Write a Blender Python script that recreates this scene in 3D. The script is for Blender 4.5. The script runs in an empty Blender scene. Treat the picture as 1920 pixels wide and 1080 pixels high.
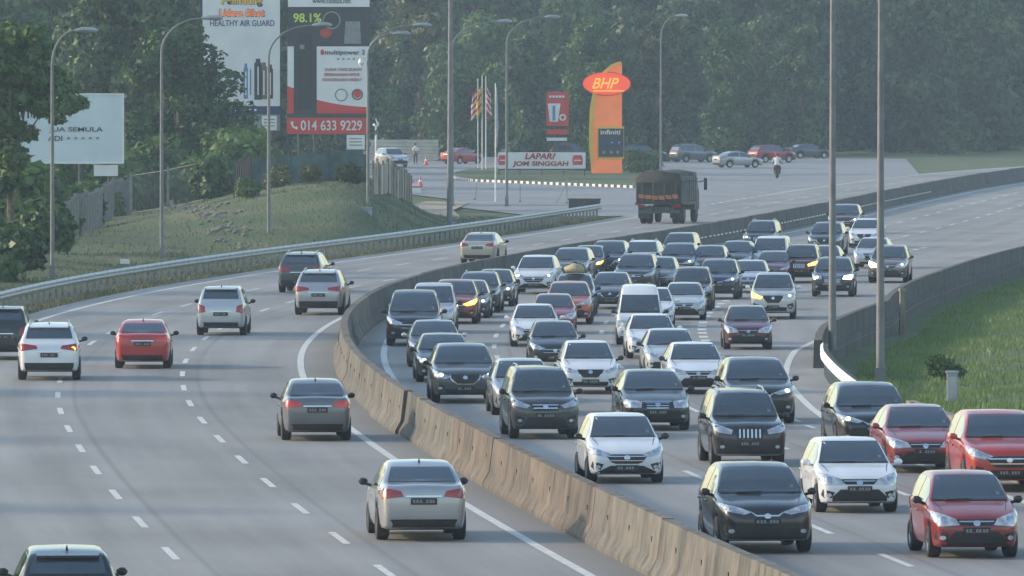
import bpy, bmesh, math, random
import numpy as np
from mathutils import Vector, Matrix
from mathutils.bvhtree import BVHTree
from mathutils.geometry import delaunay_2d_cdt

random.seed(7)
RNG = np.random.default_rng(11)
SC = bpy.context.scene
COL = SC.collection
PI = math.pi

# ------------------------------------------------------------------ camera
H, F, HOR = 9.2, 17600.0, 119.0           # eye height, focal length and horizon row of the 1920x1080 photograph
cam_d = bpy.data.cameras.new('camera')
cam_d.sensor_width = 36.0
cam_d.lens = F / 1920.0 * 36.0
cam_d.clip_start, cam_d.clip_end = 1.0, 9000.0
cam = bpy.data.objects.new('camera', cam_d)
COL.objects.link(cam)
cam.location = (0, 0, H)
cam.rotation_euler = (PI / 2 - math.atan((540 - HOR) / F), 0, 0)
SC.camera = cam

# ------------------------------------------------------------------ sky, sun, exposure
SUN_EL = math.radians(21.0)
SUN_AZ = math.atan2(-1.0, 0.16)            # measured from +Y towards +X: left of the road, a little beyond it
world = bpy.data.worlds.new('World')
SC.world = world
world.use_nodes = True
wn = world.node_tree
wn.nodes.clear()
sky = wn.nodes.new('ShaderNodeTexSky')
sky.sky_type = 'NISHITA'
sky.sun_disc = False
sky.sun_elevation = SUN_EL
sky.sun_rotation = SUN_AZ
sky.air_density = 1.3
sky.dust_density = 1.3
sky.ozone_density = 1.6
bg = wn.nodes.new('ShaderNodeBackground')
bg.inputs['Strength'].default_value = 0.15
wo = wn.nodes.new('ShaderNodeOutputWorld')
wn.links.new(sky.outputs[0], bg.inputs[0])
wn.links.new(bg.outputs[0], wo.inputs[0])

sun_d = bpy.data.lights.new('sun', 'SUN')
sun_d.energy = 1.5
sun_d.angle = math.radians(3.0)
sun_d.color = (1.0, 0.82, 0.62)
sun = bpy.data.objects.new('sun', sun_d)
COL.objects.link(sun)
sdir = Vector((math.sin(SUN_AZ) * math.cos(SUN_EL), math.cos(SUN_AZ) * math.cos(SUN_EL), math.sin(SUN_EL)))
sun.rotation_euler = sdir.to_track_quat('Z', 'Y').to_euler()

SC.view_settings.view_transform = 'Standard'
SC.view_settings.look = 'None'
SC.view_settings.gamma = 1.0
SC.view_settings.use_curve_mapping = False
SC.view_settings.exposure = 0.98
SC.cycles.use_denoising = True
SC.cycles.max_bounces = 6
SC.cycles.transparent_max_bounces = 12
HAZE_DENSITY = 0.00020

# ------------------------------------------------------------------ picture geometry -> place
def G(px, py, z=0.0):
    """point of the level z that the photograph shows at pixel px, py"""
    s = (py - HOR) / (H - z)
    return Vector(((px - 960.0) / s, F / s, z))

KN = np.array([140, 190, 240, 290, 340, 390, 440, 500, 580, 660, 760, 1000, 1500.])
KS = np.array([-.098, -.085, -.0678, -.0215, .0373, .1052, .138, .1187, .105, .115, .15, .40, .6])
_d = np.arange(20, 1501, 1.0)
_s = np.interp(_d, KN, KS)
_x = np.concatenate([[0], np.cumsum((_s[1:] + _s[:-1]) / 2)])
_x += 5.44 - np.interp(140, _d, _x)
def cx(d): return float(np.interp(d, _d, _x))
def slope(d): return float(np.interp(d, _d, _s))
def road_pt(d, u, z=0.0):
    """point u metres right of the median line at depth d"""
    m = slope(d); n = math.hypot(1, m)
    return Vector((cx(d) + u / n, d - u * m / n, z))
def right_edge(d):
    return float(np.interp(d, [100, 205, 228, 250, 275, 300, 331, 380, 460, 1500], [11.4, 11.4, 11.6, 12.6, 13.8, 15.4, 18.3, 19.6, 20, 20]))

# ------------------------------------------------------------------ mesh helpers
def np_mesh(name, verts, faces):
    verts = np.asarray(verts, dtype=np.float32); faces = np.asarray(faces, dtype=np.int32)
    me = bpy.data.meshes.new(name)
    k = faces.shape[1]
    me.vertices.add(len(verts)); me.vertices.foreach_set('co', verts.ravel())
    me.loops.add(faces.size); me.loops.foreach_set('vertex_index', faces.ravel())
    me.polygons.add(len(faces))
    me.polygons.foreach_set('loop_start', np.arange(0, faces.size, k, dtype=np.int32))
    me.polygons.foreach_set('loop_total', np.full(len(faces), k, dtype=np.int32))
    me.update(calc_edges=True)
    return me

def py_mesh(name, verts, faces, smooth=False):
    me = bpy.data.meshes.new(name)
    me.from_pydata([tuple(v) for v in verts], [], [tuple(f) for f in faces])
    if smooth:
        me.polygons.foreach_set('use_smooth', [True] * len(me.polygons))
    me.update()
    return me

class MB:
    """collects boxes, tubes, prisms for one mesh"""
    def __init__(s): s.v, s.f = [], []
    def add(s, v, f):
        o = len(s.v); s.v += [tuple(p) for p in v]; s.f += [tuple(i + o for i in q) for q in f]; return s
    def box(s, c, d, rz=0.0, taper=1.0):
        x, y, z = d[0] / 2, d[1] / 2, d[2] / 2
        vs = []
        for k, zz in ((1.0, -z), (taper, z)):
            for a, b in ((-1, -1), (1, -1), (1, 1), (-1, 1)):
                X, Y = a * x * k, b * y * k
                vs.append((c[0] + X * math.cos(rz) - Y * math.sin(rz), c[1] + X * math.sin(rz) + Y * math.cos(rz), c[2] + zz))
        return s.add(vs, [(3, 2, 1, 0), (4, 5, 6, 7), (0, 1, 5, 4), (1, 2, 6, 5), (2, 3, 7, 6), (3, 0, 4, 7)])
    def tube(s, pts, rad, n=8, cap=True):
        pts = [Vector(p) for p in pts]
        if not isinstance(rad, (list, tuple)): rad = [rad] * len(pts)
        vs, fs = [], []
        ref = None
        for i, p in enumerate(pts):
            t = (pts[min(i + 1, len(pts) - 1)] - pts[max(i - 1, 0)]).normalized()
            if ref is None: ref = t.orthogonal().normalized()
            a = (ref - t * ref.dot(t)).normalized(); ref = a; b = t.cross(a)
            for k in range(n):
                w = 2 * PI * k / n
                vs.append(p + (a * math.cos(w) + b * math.sin(w)) * rad[i])
        for i in range(len(pts) - 1):
            for k in range(n):
                fs.append((i * n + k, i * n + (k + 1) % n, (i + 1) * n + (k + 1) % n, (i + 1) * n + k))
        if cap:
            fs.append(tuple(range(n - 1, -1, -1))); fs.append(tuple((len(pts) - 1) * n + k for k in range(n)))
        return s.add(vs, fs)
    def prism(s, poly, y0, y1):
        """closed outline in x,z swept along y"""
        n = len(poly)
        vs = [(p[0], y0, p[1]) for p in poly] + [(p[0], y1, p[1]) for p in poly]
        fs = [(i, (i + 1) % n, n + (i + 1) % n, n + i) for i in range(n)] + [tuple(range(n - 1, -1, -1)), tuple(range(n, 2 * n))]
        return s.add(vs, fs)
    def mesh(s, name, smooth=False): 
        me = py_mesh(name, s.v, s.f, smooth)
        return me

def smooth_by_angle(me, deg=40):
    bm = bmesh.new(); bm.from_mesh(me)
    bmesh.ops.recalc_face_normals(bm, faces=bm.faces)
    for f in bm.faces: f.smooth = True
    a = math.radians(deg)
    for e in bm.edges:
        if len(e.link_faces) == 2 and e.calc_face_angle(0) > a: e.smooth = False
    bm.to_mesh(me); bm.free(); me.update()
    return me

def link(name, me, mat=None, parent=None, loc=None, rz=None):
    o = bpy.data.objects.new(name, me)
    COL.objects.link(o)
    if mat is not None and me is not None:
        if len(me.materials) == 0: me.materials.append(mat)
        elif me.materials[0] != mat:
            o.material_slots[0].link = 'OBJECT'; o.material_slots[0].material = mat
    if parent is not None: o.parent = parent
    if loc is not None: o.location = loc
    if rz is not None: o.rotation_euler = (0, 0, rz)
    return o

def tag(o, label, cat, group=None):
    o['label'] = label; o['category'] = cat
    if group: o['group'] = group
    return o

def thing(name, label, cat, loc=(0, 0, 0), rz=0.0, group=None):
    o = bpy.data.objects.new(name, None)
    o.empty_display_size = 0.3
    COL.objects.link(o)
    o.location = loc; o.rotation_euler = (0, 0, rz)
    return tag(o, label, cat, group)

def struct(o):
    o['kind'] = 'structure'; return o

# ------------------------------------------------------------------ materials
def new_mat(name):
    m = bpy.data.materials.new(name); m.use_nodes = True
    nt = m.node_tree
    return m, nt, nt.nodes['Principled BSDF']

def mat(name, col, rough=0.6, metal=0.0, coat=0.0, var=0.12, scale=3.0, bump=0.0, bscale=40.0, emit=0.0, spec=0.5, col2=None):
    m, nt, p = new_mat(name)
    tc = nt.nodes.new('ShaderNodeTexCoord')
    nz = nt.nodes.new('ShaderNodeTexNoise'); nz.inputs['Scale'].default_value = scale; nz.inputs['Detail'].default_value = 5
    nt.links.new(tc.outputs['Object'], nz.inputs['Vector'])
    mx = nt.nodes.new('ShaderNodeMix'); mx.data_type = 'RGBA'
    c2 = col2 if col2 is not None else tuple(c * (1 - 2 * var) for c in col)
    c1 = col if col2 is not None else tuple(min(1, c * (1 + var)) for c in col)
    mx.inputs['A'].default_value = (*c1, 1); mx.inputs['B'].default_value = (*c2, 1)
    rp = nt.nodes.new('ShaderNodeMapRange'); rp.inputs['From Min'].default_value = .3; rp.inputs['From Max'].default_value = .75
    nt.links.new(nz.outputs['Fac'], rp.inputs['Value'])
    nt.links.new(rp.outputs[0], mx.inputs['Factor'])
    nt.links.new(mx.outputs['Result'], p.inputs['Base Color'])
    p.inputs['Roughness'].default_value = rough
    p.inputs['Metallic'].default_value = metal
    p.inputs['Coat Weight'].default_value = coat
    p.inputs['Coat Roughness'].default_value = 0.06
    p.inputs['Specular IOR Level'].default_value = spec
    if bump > 0:
        nb = nt.nodes.new('ShaderNodeTexNoise'); nb.inputs['Scale'].default_value = bscale; nb.inputs['Detail'].default_value = 6
        nt.links.new(tc.outputs['Object'], nb.inputs['Vector'])
        b = nt.nodes.new('ShaderNodeBump'); b.inputs['Strength'].default_value = bump; b.inputs['Distance'].default_value = 0.03
        nt.links.new(nb.outputs['Fac'], b.inputs['Height']); nt.links.new(b.outputs[0], p.inputs['Normal'])
    if emit > 0:
        nt.links.new(mx.outputs['Result'], p.inputs['Emission Color'])
        p.inputs['Emission Strength'].default_value = emit
    return m

def leaf_mat(name, c1, c2, c3):
    m = bpy.data.materials.new(name); m.use_nodes = True
    nt = m.node_tree; nt.nodes.clear()
    geo = nt.nodes.new('ShaderNodeNewGeometry'); tc = nt.nodes.new('ShaderNodeTexCoord'); oi = nt.nodes.new('ShaderNodeObjectInfo')
    nz = nt.nodes.new('ShaderNodeTexNoise'); nz.inputs['Scale'].default_value = .38; nz.inputs['Detail'].default_value = 4
    nt.links.new(tc.outputs['Object'], nz.inputs['Vector'])
    ad = nt.nodes.new('ShaderNodeMath'); ad.operation = 'MULTIPLY_ADD'
    nt.links.new(geo.outputs['Random Per Island'], ad.inputs[0]); ad.inputs[1].default_value = .22; nt.links.new(nz.outputs['Fac'], ad.inputs[2])
    ad2 = nt.nodes.new('ShaderNodeMath'); ad2.operation = 'MULTIPLY_ADD'
    nt.links.new(oi.outputs['Random'], ad2.inputs[0]); ad2.inputs[1].default_value = .3; nt.links.new(ad.outputs[0], ad2.inputs[2])
    cr = nt.nodes.new('ShaderNodeValToRGB')
    cr.color_ramp.elements[0].position = .52; cr.color_ramp.elements[0].color = (*c1, 1)
    cr.color_ramp.elements[1].position = .90; cr.color_ramp.elements[1].color = (*c3, 1)
    e = cr.color_ramp.elements.new(.70); e.color = (*c2, 1)
    nt.links.new(ad2.outputs[0], cr.inputs[0])
    df = nt.nodes.new('ShaderNodeBsdfDiffuse'); tr = nt.nodes.new('ShaderNodeBsdfTranslucent'); gl = nt.nodes.new('ShaderNodeBsdfGlossy')
    gl.inputs['Roughness'].default_value = .45
    for q in (df, tr): nt.links.new(cr.outputs[0], q.inputs[0])
    m1 = nt.nodes.new('ShaderNodeMixShader'); m1.inputs[0].default_value = .28
    nt.links.new(df.outputs[0], m1.inputs[1]); nt.links.new(tr.outputs[0], m1.inputs[2])
    m2 = nt.nodes.new('ShaderNodeMixShader'); m2.inputs[0].default_value = .04
    nt.links.new(m1.outputs[0], m2.inputs[1]); nt.links.new(gl.outputs[0], m2.inputs[2])
    o = nt.nodes.new('ShaderNodeOutputMaterial'); nt.links.new(m2.outputs[0], o.inputs[0])
    return m

M = {}
M['leaf_far'] = leaf_mat('leaf_far', (.014, .036, .018), (.040, .086, .034), (.10, .165, .06))
M['leaf_near'] = leaf_mat('leaf_near', (.016, .048, .015), (.045, .108, .028), (.115, .195, .055))
M['leaf_light'] = leaf_mat('leaf_light', (.024, .062, .024), (.060, .118, .042), (.12, .19, .07))
M['leaf_olive'] = leaf_mat('leaf_olive', (.035, .06, .022), (.075, .11, .04), (.15, .17, .07))
M['dry_grass'] = leaf_mat('dry_grass_blade', (.048, .068, .028), (.075, .092, .040), (.115, .115, .06))
M['bank_grass'] = leaf_mat('bank_grass_blade', (.08, .16, .035), (.12, .21, .05), (.19, .26, .08))
M['bark'] = mat('bark', (.16, .13, .10), .9, var=.3, scale=6, bump=.5)
M['concrete'] = None
M['steel'] = mat('galvanised_steel', (.42, .44, .45), .42, metal=.6, var=.15, scale=2)
M['pole'] = mat('galvanised_pole', (.20, .205, .21), .6, metal=.2, var=.15, scale=1.5)
M['dark_steel'] = mat('dark_steel', (.07, .075, .08), .5, metal=.4)
M['white'] = mat('white_paint', (.78, .78, .76), .5, var=.06, scale=1.2)
M['marking'] = mat('road_marking_paint', (.70, .70, .66), .6, scale=3.5, col2=(.42, .42, .40))
M['black'] = mat('black_plastic', (.022, .023, .024), .5)
M['rubber'] = mat('tyre_rubber', (.025, .025, .026), .75)
M['alloy'] = mat('alloy_rim', (.45, .46, .47), .32, metal=.8, var=.05)
M['chrome'] = mat('chrome_trim', (.70, .71, .72), .16, metal=1.0, var=.02)
M['glass'] = mat('tinted_glass', (.040, .056, .072), .04, coat=1.0, var=.05, spec=1.0)
M['lamp'] = mat('headlamp_glass', (.55, .57, .60), .10, metal=.25, coat=1.0, var=.25, scale=9)
M['lamp_on'] = mat('headlamp_lit', (.95, .93, .86), .2, var=.05, emit=1.6)
M['amber'] = mat('amber_lamp_lit', (1.0, .42, .05), .3, var=.05, emit=2.2)
M['tail'] = mat('tail_lamp', (.36, .018, .018), .15, coat=1.0, var=.2, scale=8)
M['tail_on'] = mat('tail_lamp_lit', (.55, .03, .025), .2, coat=1.0, var=.1, emit=.06)
M['plate'] = mat('number_plate_black', (.02, .02, .022), .4)
M['plate_txt'] = mat('number_plate_characters', (.24, .24, .24), .5, var=.3, scale=60)
M['red'] = mat('sign_red', (.62, .05, .04), .5, var=.06, scale=1)
M['orange'] = mat('sign_orange', (.90, .23, .065), .5, var=.05, scale=1, emit=.16)  # faint emission added to brighten the orange, dull in the shade
M['oval'] = mat('sign_lit_orange_red', (.92, .10, .03), .4, var=.05, emit=.3)
M['yellow'] = mat('sign_yellow', (.85, .52, .06), .5, var=.05, scale=1)
M['yellow_txt'] = mat('sign_lit_yellow', (.95, .62, .08), .5, var=.03, emit=.25)
M['lime'] = mat('sign_lime', (.62, .78, .10), .5, var=.05)
M['navy'] = mat('sign_navy', (.03, .045, .14), .5)
M['dark_board'] = mat('sign_charcoal', (.04, .042, .048), .5)
M['grey_board'] = mat('sign_grey', (.25, .26, .27), .6)
M['board'] = mat('sign_white_vinyl', (.80, .80, .79), .5, var=.05, scale=.8)
M['pale_board'] = mat('sign_pale_blue_vinyl', (.62, .70, .74), .5, var=.05, scale=.6)
M['letter_dark'] = mat('sign_dark_letters', (.05, .055, .07), .5)
M['letter_red'] = mat('sign_red_letters', (.45, .04, .03), .5)
M['blue_glass'] = mat('sign_print_blue', (.10, .22, .48), .5)
M['skin'] = mat('skin', (.30, .17, .11), .55, var=.05)
M['cloth_white'] = mat('cloth_white', (.7, .7, .7), .85)
M['cloth_dark'] = mat('cloth_dark', (.03, .032, .04), .9)
M['cloth_red'] = mat('cloth_red', (.4, .05, .04), .8)
M['hair'] = mat('hair', (.015, .013, .012), .6)
M['cone'] = mat('cone_orange', (.75, .10, .03), .5)
M['teal_net'] = mat('teal_hoarding', (.060, .105, .10), .8, var=.3, scale=1.2)
M['orange_net'] = mat('orange_hoarding', (.19, .095, .065), .8, var=.25, scale=2)
M['timber'] = mat('weathered_board', (.26, .20, .15), .85, var=.35, scale=1.5, bump=.2)
M['beige_wall'] = mat('beige_sheet', (.48, .46, .38), .6, var=.12, scale=1)
M['fence_wire'] = mat('fence_wire', (.18, .19, .185), .6, metal=.3)
M['fence_post'] = mat('concrete_post', (.25, .25, .235), .85, var=.2, scale=4)
M['stone'] = mat('rubble_stone', (.22, .21, .18), .9, var=.3, scale=3, bump=.3, bscale=8)
M['kerb_white'] = mat('kerb_white', (.72, .72, .70), .7, var=.15)
M['kerb_black'] = mat('kerb_black', (.03, .03, .03), .7)
M['tarp'] = mat('dark_canvas', (.048, .046, .038), .85, var=.3, scale=1.5, bump=.4, bscale=5)
M['lorry_paint'] = mat('lorry_grey_green', (.075, .08, .072), .6, var=.25, scale=2)
M['lorry_side'] = mat('lorry_grey_panel', (.17, .17, .165), .6, var=.2, scale=2)
M['hazard'] = mat('hazard_orange', (.46, .15, .06), .5)
M['bundle'] = mat('tan_canvas_bundle', (.42, .36, .22), .8, var=.2, scale=4)
M['flag_red'] = mat('flag_red', (.6, .08, .05), .8)
M['flag_yellow'] = mat('flag_yellow', (.85, .55, .06), .8)
M['flag_white'] = mat('flag_white', (.75, .7, .68), .8)
M['cabinet'] = mat('cabinet_grey_blue', (.34, .38, .42), .5)
M['shrub'] = leaf_mat('shrub_leaf', (.028, .065, .018), (.068, .135, .032), (.14, .22, .06))

def paint(name, c, metal=.0, rough=.32):
    M['p_' + name] = mat('paint_' + name, c, rough, metal=metal, coat=.9, var=.05, scale=1.3)
paint('white', (.74, .75, .76)); paint('silver', (.42, .43, .44), .55); paint('light_silver', (.56, .57, .58), .4)
paint('grey', (.075, .08, .088), .35); paint('mid_grey', (.17, .175, .185), .5); paint('black', (.010, .011, .013))
paint('charcoal', (.030, .032, .036), .3); paint('navy', (.018, .032, .085), .3); paint('blue', (.028, .075, .20), .3)
paint('maroon', (.10, .014, .018), .2); paint('red', (.24, .024, .024)); paint('bright_red', (.42, .035, .026))
paint('orange', (.46, .11, .04), .2); paint('beige', (.46, .43, .36), .45); paint('brown', (.065, .03, .022), .3)
paint('sky_blue', (.085, .17, .36), .2); paint('rust', (.26, .055, .03), .2); paint('bronze', (.22, .17, .13), .5); paint('dark_green', (.03, .045, .045), .3)

def concrete_mat(name, a, b, stain):
    m, nt, p = new_mat(name)
    tc = nt.nodes.new('ShaderNodeTexCoord')
    n1 = nt.nodes.new('ShaderNodeTexNoise'); n1.inputs['Scale'].default_value = .9; n1.inputs['Detail'].default_value = 9; n1.inputs['Roughness'].default_value = .65
    mp = nt.nodes.new('ShaderNodeMapping'); mp.inputs['Scale'].default_value = (3.4, 1.5, .16)
    n2 = nt.nodes.new('ShaderNodeTexNoise'); n2.inputs['Scale'].default_value = 1.0; n2.inputs['Detail'].default_value = 8; n2.inputs['Roughness'].default_value = .7
    nt.links.new(tc.outputs['Object'], n1.inputs['Vector']); nt.links.new(tc.outputs['Object'], mp.inputs[0]); nt.links.new(mp.outputs[0], n2.inputs['Vector'])
    r1 = nt.nodes.new('ShaderNodeValToRGB')
    r1.color_ramp.elements[0].position = .35; r1.color_ramp.elements[0].color = (*a, 1)
    r1.color_ramp.elements[1].position = .7; r1.color_ramp.elements[1].color = (*b, 1)
    nt.links.new(n1.outputs['Fac'], r1.inputs[0])
    r2 = nt.nodes.new('ShaderNodeMapRange'); r2.inputs['From Min'].default_value = .49; r2.inputs['From Max'].default_value = .62; r2.inputs['To Max'].default_value = .72
    nt.links.new(n2.outputs['Fac'], r2.inputs['Value'])
    mx = nt.nodes.new('ShaderNodeMix'); mx.data_type = 'RGBA'; mx.inputs['B'].default_value = (*stain, 1)
    nt.links.new(r2.outputs[0], mx.inputs['Factor']); nt.links.new(r1.outputs[0], mx.inputs['A'])
    nt.links.new(mx.outputs['Result'], p.inputs['Base Color']); p.inputs['Roughness'].default_value = .9
    b_ = nt.nodes.new('ShaderNodeBump'); b_.inputs['Strength'].default_value = .5; b_.inputs['Distance'].default_value = .02
    n3 = nt.nodes.new('ShaderNodeTexNoise'); n3.inputs['Scale'].default_value = 14; n3.inputs['Detail'].default_value = 6
    nt.links.new(tc.outputs['Object'], n3.inputs['Vector']); nt.links.new(n3.outputs['Fac'], b_.inputs['Height']); nt.links.new(b_.outputs[0], p.inputs['Normal'])
    return m
M['concrete'] = concrete_mat('barrier_concrete', (.085, .074, .062), (.215, .170, .128), (.032, .029, .026))
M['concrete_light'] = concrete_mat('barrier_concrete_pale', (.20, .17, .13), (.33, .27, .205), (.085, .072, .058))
M['concrete_grey'] = concrete_mat('barrier_concrete_grey', (.10, .096, .085), (.20, .18, .15), (.04, .038, .034))
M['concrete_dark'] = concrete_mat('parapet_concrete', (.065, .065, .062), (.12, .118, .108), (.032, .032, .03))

def asphalt_mat():
    m, nt, p = new_mat('asphalt')
    L = nt.links.new
    uv = nt.nodes.new('ShaderNodeUVMap'); uv.uv_map = 'road'
    sp = nt.nodes.new('ShaderNodeSeparateXYZ'); L(uv.outputs[0], sp.inputs[0])
    mp = nt.nodes.new('ShaderNodeMapping'); mp.inputs['Scale'].default_value = (.8, .02, 1); L(uv.outputs[0], mp.inputs[0])
    n1 = nt.nodes.new('ShaderNodeTexNoise'); n1.inputs['Scale'].default_value = 1.0; n1.inputs['Detail'].default_value = 7; n1.inputs['Roughness'].default_value = .62; L(mp.outputs[0], n1.inputs['Vector'])
    mp2 = nt.nodes.new('ShaderNodeMapping'); mp2.inputs['Scale'].default_value = (.16, .07, 1); L(uv.outputs[0], mp2.inputs[0])
    n2 = nt.nodes.new('ShaderNodeTexNoise'); n2.inputs['Scale'].default_value = 1.0; n2.inputs['Detail'].default_value = 4; L(mp2.outputs[0], n2.inputs['Vector'])
    n3 = nt.nodes.new('ShaderNodeTexNoise'); n3.inputs['Scale'].default_value = 9; n3.inputs['Detail'].default_value = 6; L(uv.outputs[0], n3.inputs['Vector'])
    r = nt.nodes.new('ShaderNodeValToRGB')
    r.color_ramp.elements[0].position = .32; r.color_ramp.elements[0].color = (.165, .158, .149, 1)
    r.color_ramp.elements[1].position = .66; r.color_ramp.elements[1].color = (.35, .336, .318, 1)
    s1 = nt.nodes.new('ShaderNodeMath'); s1.operation = 'MULTIPLY_ADD'; s1.inputs[1].default_value = .42; L(n1.outputs['Fac'], s1.inputs[0])
    s2 = nt.nodes.new('ShaderNodeMath'); s2.operation = 'MULTIPLY'; s2.inputs[1].default_value = .42; L(n2.outputs['Fac'], s2.inputs[0])
    s3 = nt.nodes.new('ShaderNodeMath'); s3.operation = 'MULTIPLY_ADD'; s3.inputs[1].default_value = .15; L(n3.outputs['Fac'], s3.inputs[0]); L(s2.outputs[0], s3.inputs[2]); L(s3.outputs[0], s1.inputs[2])
    L(s1.outputs[0], r.inputs[0])
    # tyre-worn bands twice a lane and the paving seams beside the lane lines (wear with a shape of its own)
    def band(center, half, soft):
        a = nt.nodes.new('ShaderNodeMath'); a.operation = 'SUBTRACT'; L(sp.outputs[0], a.inputs[0]); a.inputs[1].default_value = center
        b = nt.nodes.new('ShaderNodeMath'); b.operation = 'ABSOLUTE'; L(a.outputs[0], b.inputs[0])
        c = nt.nodes.new('ShaderNodeMapRange'); c.inputs['From Min'].default_value = half; c.inputs['From Max'].default_value = half + soft
        c.inputs['To Min'].default_value = 1; c.inputs['To Max'].default_value = 0; L(b.outputs[0], c.inputs['Value']); return c.outputs[0]
    acc = None
    for c in (-4.45, -8.0, 5.25, 8.8):
        o = band(c, .03, .07)
        if acc is None: acc = o
        else:
            q = nt.nodes.new('ShaderNodeMath'); q.operation = 'MAXIMUM'; L(acc, q.inputs[0]); L(o, q.inputs[1]); acc = q.outputs[0]
    s0 = nt.nodes.new('ShaderNodeMath'); s0.operation = 'MULTIPLY'; L(acc, s0.inputs[0]); L(n1.outputs['Fac'], s0.inputs[1])
    sm = nt.nodes.new('ShaderNodeMath'); sm.operation = 'MULTIPLY'; L(s0.outputs[0], sm.inputs[0]); sm.inputs[1].default_value = .45
    m1 = nt.nodes.new('ShaderNodeMix'); m1.data_type = 'RGBA'; m1.inputs['B'].default_value = (.05, .05, .05, 1); L(sm.outputs[0], m1.inputs['Factor']); L(r.outputs[0], m1.inputs['A'])
    wk = None
    for c in (-3.1 - .8, -3.1 + .8, -6.65 - .8, -6.65 + .8, -10.2 - .8, -10.2 + .8, 3.0 - .8, 3.0 + .8, 6.6 - .8, 6.6 + .8, 10.1 - .8, 10.1 + .8):
        o = band(c, .12, .45)
        if wk is None: wk = o
        else:
            q = nt.nodes.new('ShaderNodeMath'); q.operation = 'MAXIMUM'; L(wk, q.inputs[0]); L(o, q.inputs[1]); wk = q.outputs[0]
    wm = nt.nodes.new('ShaderNodeMath'); wm.operation = 'MULTIPLY'; L(wk, wm.inputs[0]); wm.inputs[1].default_value = .06
    m2 = nt.nodes.new('ShaderNodeMix'); m2.data_type = 'RGBA'; m2.inputs['B'].default_value = (.075, .076, .078, 1); L(wm.outputs[0], m2.inputs['Factor']); L(m1.outputs['Result'], m2.inputs['A'])
    # silt along the foot of the median barrier
    db = band(0, .5, 1.0)
    dm = nt.nodes.new('ShaderNodeMath'); dm.operation = 'MULTIPLY'; L(db, dm.inputs[0]); L(n1.outputs['Fac'], dm.inputs[1])
    m3 = nt.nodes.new('ShaderNodeMix'); m3.data_type = 'RGBA'; m3.inputs['B'].default_value = (.15, .13, .105, 1); L(dm.outputs[0], m3.inputs['Factor']); L(m2.outputs['Result'], m3.inputs['A'])
    L(m3.outputs['Result'], p.inputs['Base Color'])
    p.inputs['Roughness'].default_value = .72
    p.inputs['Specular IOR Level'].default_value = .35
    bp = nt.nodes.new('ShaderNodeBump'); bp.inputs['Strength'].default_value = .25; bp.inputs['Distance'].default_value = .01; L(n3.outputs['Fac'], bp.inputs['Height']); L(bp.outputs[0], p.inputs['Normal'])
    return m
M['asphalt'] = asphalt_mat()
M['forecourt'] = mat('forecourt_asphalt', (.25, .25, .25), .75, var=.15, scale=.25)
M['dirt'] = mat('sandy_dirt', (.38, .31, .23), .95, var=.2, scale=.8, bump=.3, bscale=3)

def ground_mat():
    m, nt, p = new_mat('grass_ground')
    L = nt.links.new
    tc = nt.nodes.new('ShaderNodeTexCoord')
    n1 = nt.nodes.new('ShaderNodeTexNoise'); n1.inputs['Scale'].default_value = .16; n1.inputs['Detail'].default_value = 6; L(tc.outputs['Object'], n1.inputs['Vector'])
    n2 = nt.nodes.new('ShaderNodeTexNoise'); n2.inputs['Scale'].default_value = 2.2; n2.inputs['Detail'].default_value = 8; L(tc.outputs['Object'], n2.inputs['Vector'])
    ad = nt.nodes.new('ShaderNodeMath'); ad.operation = 'MULTIPLY_ADD'; L(n2.outputs['Fac'], ad.inputs[0]); ad.inputs[1].default_value = .4; L(n1.outputs['Fac'], ad.inputs[2])
    r = nt.nodes.new('ShaderNodeValToRGB')
    r.color_ramp.elements[0].position = .5; r.color_ramp.elements[0].color = (.050, .085, .024, 1)
    r.color_ramp.elements[1].position = .92; r.color_ramp.elements[1].color = (.13, .125, .065, 1)
    e = r.color_ramp.elements.new(.72); e.color = (.078, .108, .036, 1)
    L(ad.outputs[0], r.inputs[0]); L(r.outputs[0], p.inputs['Base Color']); p.inputs['Roughness'].default_value = .95
    b = nt.nodes.new('ShaderNodeBump'); b.inputs['Strength'].default_value = .8; b.inputs['Distance'].default_value = .1; L(n2.outputs['Fac'], b.inputs['Height']); L(b.outputs[0], p.inputs['Normal'])
    return m
M['ground'] = ground_mat()

# ------------------------------------------------------------------ terrain
def sstep(a, b, x):
    t = np.clip((x - a) / (b - a), 0, 1); return t * t * (3 - 2 * t)

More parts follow.
